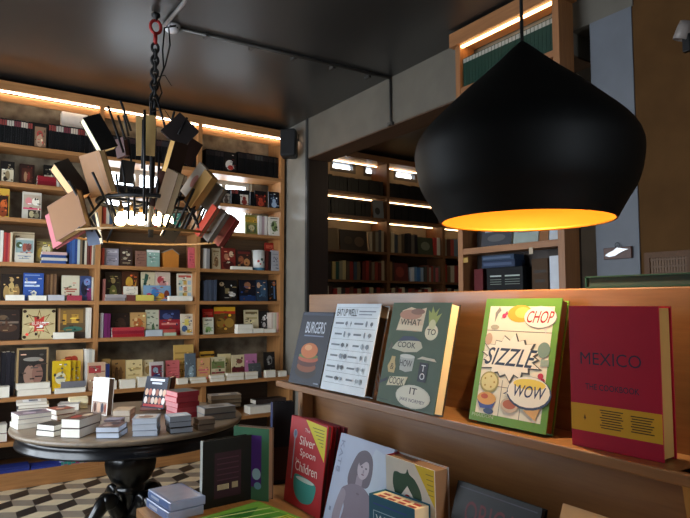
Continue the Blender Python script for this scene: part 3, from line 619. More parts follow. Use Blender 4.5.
# ================================================================== ROUND TABLE AND ITS BOOKS
TX, TY, TR_, TZ = 1.065, 4.046, .70, .76
tb = thing('round_table', 'round black pedestal table with tan rimmed top, covered in book stacks', 'table', T(TX, TY, 0))
blk = M('#0a0a0c', .28, coat=.4)
def part(mb, name, parent):
    o = mb.build(name); o.parent = parent; return o
part(MB().lathe([(0, TZ-.028), (TR_-.03, TZ-.030), (TR_-.006, TZ-.028), (TR_, TZ-.020), (TR_, TZ-.010), (TR_-.008, TZ-.002), (TR_-.03, TZ), (0, TZ)], wood('#6f6152', '#8a7a68', 'X', .38), 96), 'tabletop', tb)
part(MB().lathe([(0, TZ-.03), (TR_-.05, TZ-.031), (TR_-.045, TZ-.06), (TR_-.05, TZ-.085), (TR_-.03, TZ-.095), (TR_-.03, TZ-.108), (TR_-.06, TZ-.112), (0, TZ-.112)], M('#0b0d14', .3, coat=.3), 96), 'apron', tb)
urn = MB().lathe([(.07, .645), (.10, .63), (.105, .60), (.085, .585), (.125, .57), (.152, .53), (.158, .48), (.150, .43), (.12, .375), (.085, .345), (.075, .335), (.09, .325), (.09, .30), (.0, .30)], blk, 72, flute=(.37, .57))
part(urn, 'urn', tb)
part(MB().lathe([(.062, .31), (.066, .28), (.058, .26), (.058, .12), (.075, .10), (.085, .085), (.07, .07), (0, .065)], blk, 48), 'column', tb)
for k in range(4):
    a = R(200+90*k); ca, sa = math.cos(a), math.sin(a)
    P = lambda r, z: (r*ca, r*sa, z)
    pts = [P(r, z) for r, z in ((.05, .17), (.09, .20), (.125, .255), (.155, .288), (.19, .275), (.23, .22), (.28, .15), (.34, .09), (.40, .055), (.445, .04), (.475, .04))]
    lg = MB().tube(pts, [.05, .05, .045, .042, .042, .040, .038, .035, .032, .03, .024], blk, 14)
    q = Matrix.Rotation(a, 4, 'Z') @ T(.155, -.05, .275) @ Matrix.Rotation(-math.pi/2, 4, 'X')
    lg.lathe([(0, 0), (.03, .001), (.045, .008), (.05, .02), (.05, .08), (.045, .092), (.03, .099), (0, .1)], blk, 28, q)
    lg.lathe([(0, 0), (.03, .002), (.04, .016), (.036, .03), (0, .034)], blk, 20, T(*P(.45, .0)))
    part(lg, 'leg', tb)

def tstack(p0, p1, yt, n, dep, cols, label, fore='#ece6d8', name='paperback_book', spine='R', dec=(), z=TZ, shrink=1.0, tz=None):
    A = onZ(*p0, z); B = onZ(*p1, z); u = B-A; w = u.length; u.normalize(); nb = Vector((-u.y, u.x, 0))
    if nb.dot(FW) < 0: nb = -nb
    D_ = (A-CAM).dot(FV); hh = max(.012*n, onD(p0[0], yt, D_).z-z); t = hh/n
    if tz: t = tz
    for k in range(n):
        j = random.uniform(-.007, .007) if k else 0; ja = R(random.uniform(-2.5, 2.5)) if k else 0
        u2 = (Matrix.Rotation(ja, 3, 'Z') @ u); n2 = Matrix.Rotation(ja, 3, 'Z') @ nb
        o = A+u*(w+j)+nb*abs(j); o.z = z+t*(k+1)+.0004
        pos = '' if n == 1 else ', bottom book' if k == 0 else ', top book' if k == n-1 else f', {ORD[k]} book up'
        small_book(name, basis(o, n2, (0, 0, -1), -u2), dep, w, t*.975, cols[k % len(cols)], label+pos, None, dec if k == n-1 else (), spine, fore)
    return z+t*n
def leanbook(BL, BR, TL, z, t=None):
    """frame, width and height of a book leaning back whose lower edge rests at height z"""
    A = onZ(*BL, z); B = onZ(*BR, z); u = B-A; w = u.length; u.normalize(); nb = Vector((-u.y, u.x, 0))
    if nb.dot(FW) < 0: nb = -nb
    d = ray(*TL); m = Matrix((d, -nb, -UP)).transposed(); s = m.inverted() @ (A-CAM)
    az = (nb*s[1]+UP*s[2]); h = az.length; az.normalize(); ay = u.cross(az)*-1
    if ay.dot(nb) < 0: ay = -ay
    return A, u, ay, az, w, h
def lbook(BL, BR, TL, z, t, cov, label, **kw):
    A, u, ay, az, w, h = leanbook(BL, BR, TL, z)
    A, u, ay, az, w, h = leanbook(BL, BR, TL, z+.0006+max(0, -ay.z)*t)
    return big_book(kw.pop('name', 'cookbook'), basis(A, u, ay, az), w, h, t, cov, label, **kw)
pat = lambda a, b, c: [('r', .08, .1, .92, .9, a), ('e', .35, .6, .2, .2, b), ('e', .65, .35, .2, .2, c)]
# left group
tstack((17, 430), (51, 425.5), 416, 3, .15, ['#d8d2c8', '#cfc6bc', '#8a7d88'], 'white edged paperback in the broad stack at left rim of table', dec=pat('#7b6c72', '#b9a9b4', '#4a4a58'))
tstack((17, 416), (48, 413.5), 403.5, 4, .15, ['#d8cfb8', '#2c2c34', '#c9b89a', '#b9b3a8'], 'paperback in the stack behind the broad one at left rim', dec=[('r', .1, .2, .9, .8, '#d8d8d8'), ('r', .3, .3, .8, .6, '#3a4a5c')])
tstack((35.5, 435.8), (53.5, 437.5), 424.5, 2, .10, ['#4a4542', '#3a3634'], 'white edged small paperback, pair nearest the left rim')
tstack((60, 438), (79.5, 438.6), 419.5, 2, .21, ['#55463c', '#6a5246'], 'thick white edged book in the pair right of the small pair', dec=pat('#5c4238', '#a8443c', '#c7b6a0'), name='hardback_book')
tstack((57, 421), (76, 418), 410.5, 2, .14, ['#6a4a3c', '#8a5448'], 'reddish brown book in the low stack behind the thick white edged pair', dec=pat('#94503f', '#c9a088', '#54606a'))
tstack((95.5, 438.8), (119, 438.6), 427.5, 2, .15, ['#5c6270', '#6a5c58'], 'blue edged paperback in the low pair at front rim of table', fore='#cfd6e2', dec=pat('#6a4f4a', '#9a8a84', '#3f3a48'))
tstack((132, 437), (157.5, 436), 419.5, 3, .14, ['#8a96a8', '#c9cdd6', '#a8b0bc'], 'pale blue edged book in the stack of three at front rim', fore='#d2d8e2', dec=[('r', .1, .1, .9, .9, '#c4bcb4'), ('e', .4, .5, .25, .3, '#8a6a58'), ('r', .55, .6, .85, .8, '#dcdcdc')])
tstack((170.5, 434.3), (193, 432), 417.5, 3, .115, ['#16161a', '#1c1c22', '#9aa0aa'], 'grey edged book with black spine in the stack right of the three', fore='#aab0ba', dec=[('r', .05, .05, .95, .95, '#b4bac4'), ('e', .4, .5, .2, .3, '#d2d2d4')])
zt = tstack((177, 419.5), (199, 416.5), 393, 5, .17, ['#b03a44', '#c24a54', '#a8343e', '#bf4650', '#b23c46'], 'red book in the tall red stack on the table', fore='#c98a8c', spine='L', dec=[('r', .0, .0, 1, 1, '#6a5a54'), ('r', .1, .2, .9, .8, '#4c5a5e')])
tstack((198, 431), (215, 429), 420.5, 2, .09, ['#5f5148', '#6c5a4c'], 'brown edged small book in the low pair near right rim', fore='#8f7d6a')
tstack((204, 421.5), (236, 418), 409, 2, .14, ['#3a3f4c', '#6c7078'], 'grey topped book in the broad pair near right rim', fore='#8d8378', dec=[('r', .1, .1, .9, .9, '#8a8784'), ('e', .5, .5, .3, .25, '#5f5c5c')])
tstack((210, 409), (241, 406.8), 396.5, 3, .12, ['#4a4038', '#6a5844', '#8a8078'], 'brown edged book in the stack at far right of table', fore='#9a8468', dec=[('r', .1, .1, .9, .9, '#6a6a6c'), ('r', .3, .3, .7, .7, '#b0a898')])
tstack((69, 409.5), (88, 408), 399.5, 2, .12, ['#d9cfa0', '#e2d8b0'], 'cream yellow paperback in the pair left of the upright white book', fore='#efe6c2')
tstack((112, 423), (130, 422.5), 411, 2, .14, ['#a89078', '#b9a48c'], 'beige book in the pair between the two upright books', fore='#d8c8b4')
tstack((140, 410.8), (158, 410), 407, 1, .1, ['#8a3a34'], 'dark red book lying under the upright photo cover', fore='#b98a84')
tstack((57, 411.5), (79, 410.5), 404.5, 1, .12, ['#8d8a88'], 'grey book lying behind the reddish brown stack on the table', fore='#e8e2d6', dec=[('r', .1, .1, .9, .9, '#a8a4a2')])
tstack((104, 428.5), (121, 428), 421, 2, .10, ['#6a6478', '#7d7890'], 'lavender grey book in the pair behind the blue edged pair', fore='#c9c4cc', dec=[('r', .1, .1, .9, .9, '#8a8698')])
# upright copies
lbook((91, 413.5), (106.5, 416), (94, 377), TZ, .042, '#e9e6e0', 'upright white book with small figures along its foot, on the table', name='hardback_book', dec=photo(.04, .03, .96, .36, '#a08a7c', [(.2, .5, .1, .4, '#5a3a30'), (.45, .5, .12, .42, '#c7a48c'), (.7, .5, .1, .4, '#3a3a48'), (.9, .5, .08, .35, '#8a4a3c')]), spinec='#3a2a26', pages='#6f5f52')
lbook((141.5, 407), (163.5, 409.2), (147, 376), TZ+.035, .03, '#1d2233', 'upright navy book with rows of people under white title, on the table', name='hardback_book', dec=[('r', .2, .86, .85, .93, '#d9dce4'), ('r', .3, .76, .75, .82, '#c2c8d4')]+[('e', .12+.16*i, .5-.26*j, .075, .11, ['#c9a890', '#b0685a', '#d8cfc8', '#8a5a4c', '#c7b4a8'][(i+j*2) % 5]) for i in range(6) for j in range(2)]+[('r', .05, .04, .95, .12, '#a83a3a')], spinec='#22283a')
lbook((160.5, 411), (171, 407.5), (166, 379), TZ, .028, '#7d4a38', 'upright brown book leaning beside the navy photo cover, on the table', name='hardback_book', spine='R', pages='#e8e4da')

# ================================================================== CHANDELIER OF OLD BOOKS
HX, HY = 1.13, 3.95
ch = thing('chandelier', 'black iron chandelier with rods and bulbs holding old books over the round table', 'chandelier', T(HX, HY, 1.93))
inv = ch.matrix_world.inverted()
def cpart(mb, name, par=None):
    o = mb.build(name); o.parent = par or ch
    o.matrix_parent_inverse = inv if par is None else Matrix(); return o
def ring(r, z, tr, m, n=48, fl=1.0):
    return MB().tube([(HX+r*math.cos(2*math.pi*k/n), HY+r*math.sin(2*math.pi*k/n), z) for k in range(n)], tr, m, 8, True)
RING_L, RING_U = 1.93, 2.15
# chain, hook and flex from the ceiling
ztop = 3.44
red = M('#8f1f1c', .35, .3)
cpart(MB().lathe([(0, ztop), (.028, ztop), (.028, ztop-.02), (.012, ztop-.03), (.012, ztop-.05), (0, ztop-.05)], IRON, 20, T(HX, HY, 0)), 'ceiling_hook')
sh = MB(); sh.tube([(HX+.035*math.cos(q), HY, ztop-.09+.045*math.sin(q)) for q in [2*math.pi*k/20 for k in range(20)]], .011, red, 8, True)
sh.tube([(HX, HY, ztop-.135), (HX, HY, ztop-.21)], .014, red, 8)
cpart(sh, 'shackle')
cn = MB(); z = ztop-.235; k = 0
while z > 2.80:
    dx, dy = (1, 0) if k % 2 == 0 else (0, 1)
    pts = [(HX+dx*.022*math.cos(q), HY+dy*.022*math.cos(q), z+.032*math.sin(q)) for q in [2*math.pi*i/14 for i in range(14)]]
    cn.tube(pts, .0095, IRON, 6, True); z -= .043; k += 1
cpart(cn, 'chain')
cb = MB(); cb.tube([(HX+.14, HY+.01, 3.40), (HX+.06, HY, 3.36), (HX+.05, HY, 3.2), (HX+.06, HY, 3.08), (HX+.03, HY, 2.98), (HX+.045, HY-.02, 2.9), (HX+.01, HY, 2.8), (HX+.02, HY, 2.5)], .006, IRON, 6)
cb.tube([(HX+.09, HY+.01, 3.38), (HX+.10, HY, 3.25), (HX+.07, HY, 3.1), (HX+.02, HY-.02, 2.97), (HX-.03, HY-.01, 2.85), (HX-.02, HY, 2.72)], .005, IRON, 6)
for zz in (2.99, 2.76): cb.tube([(HX-.02, HY-.02, zz), (HX+.06, HY-.03, zz+.03), (HX+.11, HY-.02, zz-.03)], .003, IRON, 5)
cpart(cb, 'cable')
cpart(MB().tube([(HX, HY, 2.82), (HX, HY, 1.93)], .017, IRON, 12), 'stem')
cpart(ring(.50, RING_L, .008, wood('#7a5a2c', '#96703a', 'X', .4)), 'lower_ring')
cpart(ring(.33, RING_U, .014, IRON), 'upper_ring')
for k in range(4):
    a = R(20+90*k); cpart(MB().tube([(HX, HY, RING_U), (HX+.33*math.cos(a), HY+.33*math.sin(a), RING_U)], .010, IRON, 8).tube([(HX+.33*math.cos(a), HY+.33*math.sin(a), RING_U), (HX+.50*math.cos(a), HY+.50*math.sin(a), RING_L)], .009, IRON, 8), 'arm')
bulbs = []
for (bx, by, D_) in ((120.5, 220, 3.80), (132, 219, 3.92), (141, 220, 4.12), (158, 220, 3.85), (168, 221, 4.05)):
    p = onD(bx, by, D_); bulbs.append(p)
    b_ = MB().lathe([(0, -.036), (.018, -.034), (.031, -.022), (.036, -.004), (.034, .012), (.024, .032), (.015, .044), (.013, .05), (0, .05)], emit('#ffe2b0', 12), 24, T(*p))
    bo = cpart(b_, 'bulb')
    so = MB().lathe([(0, .05), (.016, .05), (.017, .09), (.01, .10), (.01, .12)], M('#8a6a3a', .4, .6), 16, T(*p)).tube([p+Vector((0, 0, .11)), Vector((HX+(p.x-HX)*.6, HY+(p.y-HY)*.6, RING_U))], .006, IRON, 6).build('socket')
    so.parent = bo
RODS = [((132, 290), (190, 430), 3.65), ((215, 255), (262, 385), 3.66), ((300, 310), (300, 395), 3.68), ((360, 300), (352, 400), 3.66), ((450, 330), (405, 440), 3.64), ((520, 310), (468, 430), 3.62), ((225, 320), (262, 420), 3.9), ((500, 350), (455, 425), 3.9), ((349, 60), (347, 380), 3.5), ((238, 50), (285, 190), 3.8), ((275, 30), (308, 125), 3.9), ((268, 78), (290, 150), 3.75), ((285, 75), (300, 140), 4.0), ((385, 20), (412, 115), 3.85), ((440, 65), (425, 115), 4.05), ((478, 85), (452, 135), 3.8),
        ((118, 275), (215, 450), 3.62), ((147, 262), (196, 365), 3.75), ((190, 250), (232, 340), 3.62), ((203, 145), (240, 260), 3.7), ((280, 215), (295, 330), 3.7), ((318, 305), (318, 385), 3.62), ((240, 310), (256, 395), 3.8),
        ((395, 190), (384, 385), 3.7), ((500, 300), (440, 430), 3.65), ((540, 295), (480, 410), 3.72), ((552, 305), (492, 425), 3.8), ((545, 335), (505, 430), 3.9), ((425, 250), (400, 420), 3.8), ((560, 320), (520, 415), 4.0), ((345, 90), (342, 240), 3.6),
        ((262, 255), (280, 380), 4.2), ((365, 230), (372, 360), 4.25), ((300, 150), (318, 300), 4.15), ((465, 290), (440, 400), 4.2)]
for i, (a, c, D_) in enumerate(RODS):
    pa = onD(30+a[0]/3.045, 90+a[1]/3.045, D_+(.05 if i % 2 else -.05)); pc = onD(30+c[0]/3.045, 90+c[1]/3.045, D_)
    cpart(MB().tube([pa, pc], .008, IRON, 8), 'rod')
def chb(px, py, D_, ang, tilt, roll, w, h, t, cov, label, pages='#c9ad84', spine='L', spinec=None, dec=()):
    """an old hardback: ang = direction of its long side as seen, tilt towards the viewer, roll about the long side"""
    c = onD(px, py, D_); a, tl, rl = R(ang), R(tilt), R(roll)
    r_ = RT; L = (r_*math.cos(a)+UP*math.sin(a))*math.cos(tl)-FW*math.sin(tl); L.normalize()
    N0 = (-FW-L*(-FW).dot(L)).normalized(); S0 = N0.cross(L).normalized()*-1
    N = N0*math.cos(rl)+S0*math.sin(rl); ax = N.cross(L)*-1; ay = -N
    if ax.cross(ay).dot(L) < 0: ax = -ax
    o = c-ax*(w/2)-L*(h/2)-ay*(t/2)
    return big_book('chandelier_book', basis(o, ax, ay, L), w, h, t, cov, label, dec=dec, spine=spine, pages=pages, spinec=spinec, b=.0035, cat='book')
#     px    py   D     ang  tilt roll  w    h    t
chb(99, 134, 3.72, 118, 10, 40, .115, .225, .065, '#0e0d0d', 'black old book with cream page edges at upper left of chandelier', '#e0d2ac', 'R')
chb(71, 181, 3.70, 125, 8, 46, .10, .25, .085, '#221813', 'dark brown old book with thick tan pages at left of chandelier', '#c79b6c', 'R')
chb(98, 174, 3.66, 104, 12, -24, .165, .26, .05, '#7d5226', 'pale tan old book standing open-edged at left of chandelier', '#c9ab7c', 'L', dec=[('r', .78, .02, .8, .98, '#7a5c3a')])
chb(69, 216, 3.60, 26, 16, -14, .245, .235, .045, '#6f441a', 'wide tan old book lowest at left of chandelier', '#c9a06c', 'L', dec=[('r', .05, .05, .95, .95, '#754a1d')])
chb(65, 224, 3.73, 26, 16, -14, .235, .235, .03, '#a8535a', 'faded pink old book under the wide tan one', '#b97a70', 'L')
chb(139.7, 136, 3.62, 90, 6, 24, .04, .235, .028, '#a88d60', 'left of two cream old books beside the chandelier stem', '#cbb589', 'R')
chb(149.6, 135.5, 3.62, 87, 6, 30, .065, .24, .022, '#b8995f', 'right of two cream old books beside the chandelier stem', '#e0cfa6', 'R')
chb(180, 131.5, 3.85, 48, -8, 16, .165, .17, .05, '#1a0d0b', 'near black old book at upper right of chandelier', '#3a221a')
chb(190, 152, 4.02, 62, 0, 40, .09, .17, .045, '#2a1813', 'dark maroon old book behind the leaning tan one', '#4a3426')
chb(175, 158, 3.68, 72, 10, 52, .10, .20, .06, '#33221a', 'brown old book with bright tan pages right of stem', '#c79a58', 'R')
chb(169.5, 192, 3.62, 70, 12, -42, .15, .26, .045, '#5a4530', 'large brown old book with pale page edges above the right bulb', '#e0cda4', 'L')
chb(159, 188, 3.75, 74, 5, 20, .05, .24, .04, '#3f2218', 'slim dark red old book left of the large brown one', '#5a3a2a')
chb(201, 190, 3.66, 52, 14, -34, .10, .235, .05, '#8f6a38', 'honey tan old book slanting at right of chandelier', '#b98d50', 'L')
chb(196, 182, 3.76, 52, 14, -30, .12, .225, .03, '#a89a8a', 'pale printed old book behind the honey tan one', '#cdbda4', 'L', dec=[('e', .5, .5, .2, .2, '#a86a5c')])
chb(214, 198, 3.74, 56, 12, -20, .09, .17, .045, '#6d665a', 'grey old book at far right of chandelier', '#94897a', 'L')
chb(207, 221, 3.64, 55, 10, -35, .055, .21, .03, '#b8402a', 'orange red old book lowest at right of chandelier', '#c98a6c')
chb(216, 226, 3.68, 55, 10, -35, .075, .21, .035, '#6d665f', 'grey clothbound old book between red ones at lower right', '#94887a')
chb(226, 231, 3.74, 55, 10, -35, .085, .20, .04, '#7a1d22', 'dark red old book outermost at lower right of chandelier', '#a04a44')
chb(127, 172, 4.05, 84, 0, 20, .09, .15, .035, '#17120f', 'black old book behind the stem of the chandelier', '#3a2a20')
chb(122, 148, 4.12, 100, 0, -30, .09, .13, .035, '#3f1f1a', 'dark red old book at back of chandelier near the rods', '#5a3c30')
chb(93, 229, 3.74, 8, 0, 10, .20, .075, .05, '#5f6a80', 'blue grey old book lying at lower left inside the ring', '#8d94a0')
chb(171, 232, 3.72, 60, 0, 25, .09, .10, .045, '#4a3a24', 'dark olive old book low beside the right bulb', '#6a573a')

# ================================================================== DISPLAY STAND
SP = 1.285            # front of the back board
ZL, ZT, ZD = 1.19, 1.535, .785
Y0, Y1 = -.10, 2.175
st = thing('display_stand', 'long oak book display stand with sloping ledge and lower deck', 'display stand', T(SP, 1.0, 0))
sinv = st.matrix_world.inverted()
w1, w2 = '#85572f', '#9c6a3a'
def spart(mb, name):
    o = mb.build(name); o.parent = st; o.matrix_parent_inverse = sinv; return o
sw = wood(w1, w2, 'Y', .38, coat=.15)
spart(MB().rbox(SP, Y0, ZD, SP+.032, Y1, ZT, sw, .003), 'back_panel')
spart(MB().rbox(1.137, Y0, ZL-.024, SP, Y1+.01, ZL, sw, .003), 'ledge')
spart(MB().rbox(.60, Y0, ZD-.032, SP+.032, Y1+.02, ZD, wood('#a4703f', '#bd8650', 'Y', .42), .003), 'deck')
spart(MB().box(.72, Y0+.05, .0, SP+.03, Y1-.06, ZD-.032, wood('#6b4526', '#7d5330', 'Z', .5)), 'base')
spart(MB().rbox(SP-.05, Y1-.035, ZD, SP, Y1, ZL-.024, wood(w1, w2, 'Z', .4), .003), 'end_post')
# slanted end bracket under the near end of the ledge
yb = onX(683, 480, 1.16).y
spart(MB().prism([(1.15, ZL-.0), (SP, ZL), (SP, ZD), (1.235, ZD)], yb-.022, yb, wood('#a87436', '#c08a44', 'Z', .42)), 'end_bracket')
# --- books on the ledge
BURG = [('r', .03, .95, .97, .985, '#3a4256'), ('t', 'BURGERS', .2, .70, .82, .86, '#c9cfdc'), ('r', .2, .655, .82, .672, '#7d86a0'),
        ('e', .47, .18, .34, .10, '#2a1d1c'), ('e', .47, .24, .30, .075, '#8a4a2a'), ('e', .46, .30, .31, .06, '#5a2a22'), ('e', .48, .35, .32, .05, '#b85a3a'), ('e', .47, .385, .31, .035, '#6a7a3c'), ('e', .47, .46, .27, .105, '#c9703a'), ('e', .42, .50, .12, .04, '#e0a06a'),
        ('r', .8, .03, .95, .045, '#8d95aa')]
lbook((288.2, 381.8), (319, 387.6), (303.7, 311.7), ZL, .022, '#161b2e', 'dark blue burger cookbook at far end of the ledge', dec=BURG, name='cookbook')
LST = [('r', .04, .955, .97, .958, '#8fa2b4')]
for i in range(7): LST.append(('r', .04, .835-.125*i, .97, .838-.125*i, '#6a7684'))
LST += [('t', 'EAT UP WELL!', .05, .855, .52, .94, '#2c323c'), ('r', .56, .905, .92, .918, '#7d8794'), ('r', .56, .87, .85, .882, '#7d8794')]
rr = random.Random(3)
for i in range(6):
    v = .735-.125*i
    LST += [('r', .06+.03*(i % 2), v+.025, .26, v+.045, '#6c7682'), ('r', .5+.03*(i % 3), v+.025, .7, v+.045, '#6c7682')]
    for u in (.33, .42, .78, .88):
        LST.append(('e', u+rr.uniform(-.02, .02), v+.035, rr.uniform(.015, .04), rr.uniform(.015, .035), rr.choice(['#8d98a6', '#5c6470', '#a8b4c0', '#7f8a98'])))
        LST.append(('r', u-.004, v+.0, u+.006, v+.06, '#6f7a86'))
lbook((320.2, 388.2), (364, 397.3), (337.4, 303.8), ZL, .038, '#dfe8f0', 'white cookbook printed with rows of small drawings, second on ledge', dec=LST, pages='#4a3826', name='cookbook', spinec='#c9d2da')
G = '#3c543c'
CK = [('p', [(.14, .72), (.2, .92), (.35, .955), (.5, .93), (.62, .95), (.60, .72)], '#d9c5a8'), ('e', .36, .88, .2, .05, '#b98a74'), ('e', .48, .91, .12, .03, '#8d6a5c'), ('r', .16, .73, .6, .78, '#e2d4b8'),
      ('t', 'WHAT', .2, .775, .56, .835, '#2a2a24'),
      ('p', [(.70, .78), (.66, .93), (.71, .90), (.72, .965), (.77, .90), (.83, .95), (.80, .87), (.88, .9), (.80, .78)], '#9aa85c'), ('e', .76, .72, .105, .075, '#e3e0c4'), ('e', .755, .79, .055, .05, '#d3d6ac'),
      ('t', 'TO', .69, .695, .83, .75, '#2a2e26'),
      ('p', [(.12, .535), (.18, .59), (.3, .655), (.48, .655), (.62, .62), (.66, .57), (.58, .525), (.36, .51)], '#c9c6b0'), ('p', [(.2, .61), (.3, .665), (.48, .67), (.62, .63), (.4, .625)], '#37435c'), ('p', [(.06, .5), (.14, .56), (.1, .6)], '#5b5a4e'),
      ('t', 'COOK', .22, .555, .54, .61, '#3a3a38'),
      ('p', [(.13, .30), (.10, .36), (.14, .42), (.15, .46), (.22, .46), (.22, .42), (.25, .36), (.24, .30)], '#c9b27c'), ('t', '&', .15, .33, .22, .39, '#4a3a22'),
      ('p', [(.33, .34), (.30, .475), (.56, .475), (.55, .345), (.44, .325)], '#b9beb8'), ('e', .43, .475, .13, .02, '#d6dad2'), ('t', 'HOW', .32, .375, .53, .44, '#34383a'),
      ('p', [(.60, .46), (.68, .49), (.88, .48), (.92, .455), (.8, .46), (.68, .465)], '#c9c4b2'), ('r', .66, .26, .80, .435, '#252c3a'), ('t', 'T', .695, .355, .765, .415, '#d8dce0'), ('t', 'O', .69, .28, .77, .34, '#d8dce0'),
      ('p', [(.0, .175), (.13, .215), (.14, .25), (.02, .21)], '#2a3140'), ('p', [(.14, .17), (.18, .26), (.5, .285), (.46, .2)], '#d9d2b2'), ('t', 'COOK', .18, .195, .45, .262, '#33332c', .0),
      ('e', .63, .115, .29, .105, '#d9d6c4'), ('e', .63, .115, .27, .09, '#e3e0ce'), ('t', 'IT', .57, .135, .69, .195, '#2c2c28'), ('t', 'JAKE NORMEY', .42, .055, .84, .095, '#4a3450'), ('r', .03, .03, .22, .036, '#2e3c36')]
lbook((376.3, 400.5), (433.5, 415.6), (393.9, 302.6), ZL, .034, G, 'dark green cookbook with food shapes and title words, third on ledge', dec=CK, pages='#e8c690', name='cookbook', backc='#3a2a1c')
W_ = '#e9dfc6'
SZ = [('r', .075, .065, .925, .935, W_)]
for u in (.39, .66): SZ.append(('r', u-.004, .065, u+.004, .34, '#7a7468'))
SZ += [('r', .075, .285, .925, .29, '#7a7468'), ('r', .075, .73, .925, .735, '#7a7468')]
SZ += [('e', .50, .875, .17, .07, '#e0a83a'), ('e', .53, .885, .10, .045, '#eec860'), ('p', [(.17, .8), (.2, .87), (.24, .9), (.21, .93), (.16, .88)], '#8f8a80'), ('e', .29, .855, .03, .02, '#c93a5a'), ('p', [(.25, .83), (.34, .87), (.32, .9)], '#d2486a'), ('e', .18, .76, .06, .02, '#b0a890'),
       ('p', [(.79, .80), (.86, .72), (.87, .81)], '#d8d4c8'), ('e', .765, .848, .205, .088, '#8a8478'), ('e', .76, .853, .20, .085, '#f0e9d8'), ('t', 'CHOP', .60, .805, .925, .90, '#a8262e', .03)]
bst = []
for i in range(34):
    a = 2*math.pi*i/34; r0 = (.86 if i % 2 else 1.12+.10*((i*7) % 3-1)); bst.append((.45+.37*r0*math.cos(a), .52+.165*r0*math.sin(a)))
SZ += [('p', bst, '#4c4a46'), ('p', [(.45+(u-.45)*.93-.01, .52+(v-.52)*.93+.004) for u, v in bst], '#f0e8d6')]
SZ += [('t', 'SIZZLE', .13, .455, .76, .595, '#3a4458', .06), ('e', .86, .6, .075, .06, '#7f9484'), ('r', .84, .48, .94, .53, '#9aa896'), ('e', .86, .405, .035, .022, '#c2384c'), ('e', .89, .37, .03, .02, '#b52c44'), ('e', .12, .66, .05, .05, '#c9a58a')]
SZ += [('e', .215, .315, .13, .085, '#a89a5c'), ('e', .215, .318, .11, .07, '#e0cf8e')]+[('e', .215+.07*math.cos(k*1.3), .318+.045*math.sin(k*1.3), .012, .008, '#b08a3a') for k in range(5)]
SZ += [('p', [(.08, .17), (.34, .17), (.30, .11), (.14, .105)], '#4a5a9a'), ('e', .21, .185, .13, .05, '#d9a05a'), ('e', .18, .2, .05, .02, '#c25a3a'), ('e', .26, .09, .07, .022, '#44567a'),
       ('e', .525, .16, .115, .055, '#c9b49a'), ('e', .525, .165, .085, .035, '#b5674c'), ('p', [(.70, .14), (.92, .20), (.86, .08)], '#d9a86a'), ('p', [(.72, .15), (.9, .19), (.86, .16)], '#8a9a4c')]
SZ += [('p', [(.42, .24), (.55, .24), (.58, .30)], '#3a4a64'), ('e', .745, .27, .275, .125, '#3a4a64'), ('p', [(.45, .242), (.56, .25), (.6, .31)], '#f0e9d8'), ('e', .74, .278, .26, .115, '#f0e9d8'), ('e', .74, .335, .20, .04, '#e8cc5a'), ('t', 'WOW', .55, .235, .94, .325, '#2f3a5e', .02), ('t', 'PHAIDON', .045, .035, .34, .062, '#b9c8a0')]
lbook((468.7, 418.9), (545.5, 434.8), (487, 298.7), ZL, .030, '#6a9638', 'green bordered comic style cookbook, brightly lit under the pendant', dec=SZ, pages='#7a4a1e', name='cookbook', spinec='#5f8f2a', backc='#5f8f2a')
MX = [('r', .0, .115, 1, .305, '#d09a20'), ('t', 'MEXICO', .13, .585, .81, .672, '#38263c'), ('t', 'THE COOKBOOK', .18, .41, .78, .452, '#38263c')]
MX += [('p', [(.15, .205), (.165, .235), (.18, .205), (.165, .195)], '#6a4a1a'), ('r', .162, .19, .168, .2, '#6a4a1a')]
for i in range(8): MX.append(('r', .34+.012*(i % 3), .272-.017*i, .60-.014*((i*2) % 3), .279-.017*i, '#4a3416'))
for i in range(7): MX.append(('r', .68+.012*(i % 2), .262-.017*i, .92-.016*(i % 3), .269-.017*i, '#4a3416'))
A, u, ay, az, w_, h_ = leanbook((575.6, 448.1), (668.4, 463.8), (570.4, 305.6), ZL)
big_book('cookbook', basis(Vector((1.165, .835, ZL+.0006)), Vector((.06, -1, 0)).normalized(), Vector((1, .06, 0)).normalized(), UP), .196, .303, .056, '#a8122e', 'thick magenta red cookbook with yellow band, nearest on the ledge', dec=MX, pages='#b98a48', spinec='#8f0f34', b=.004)
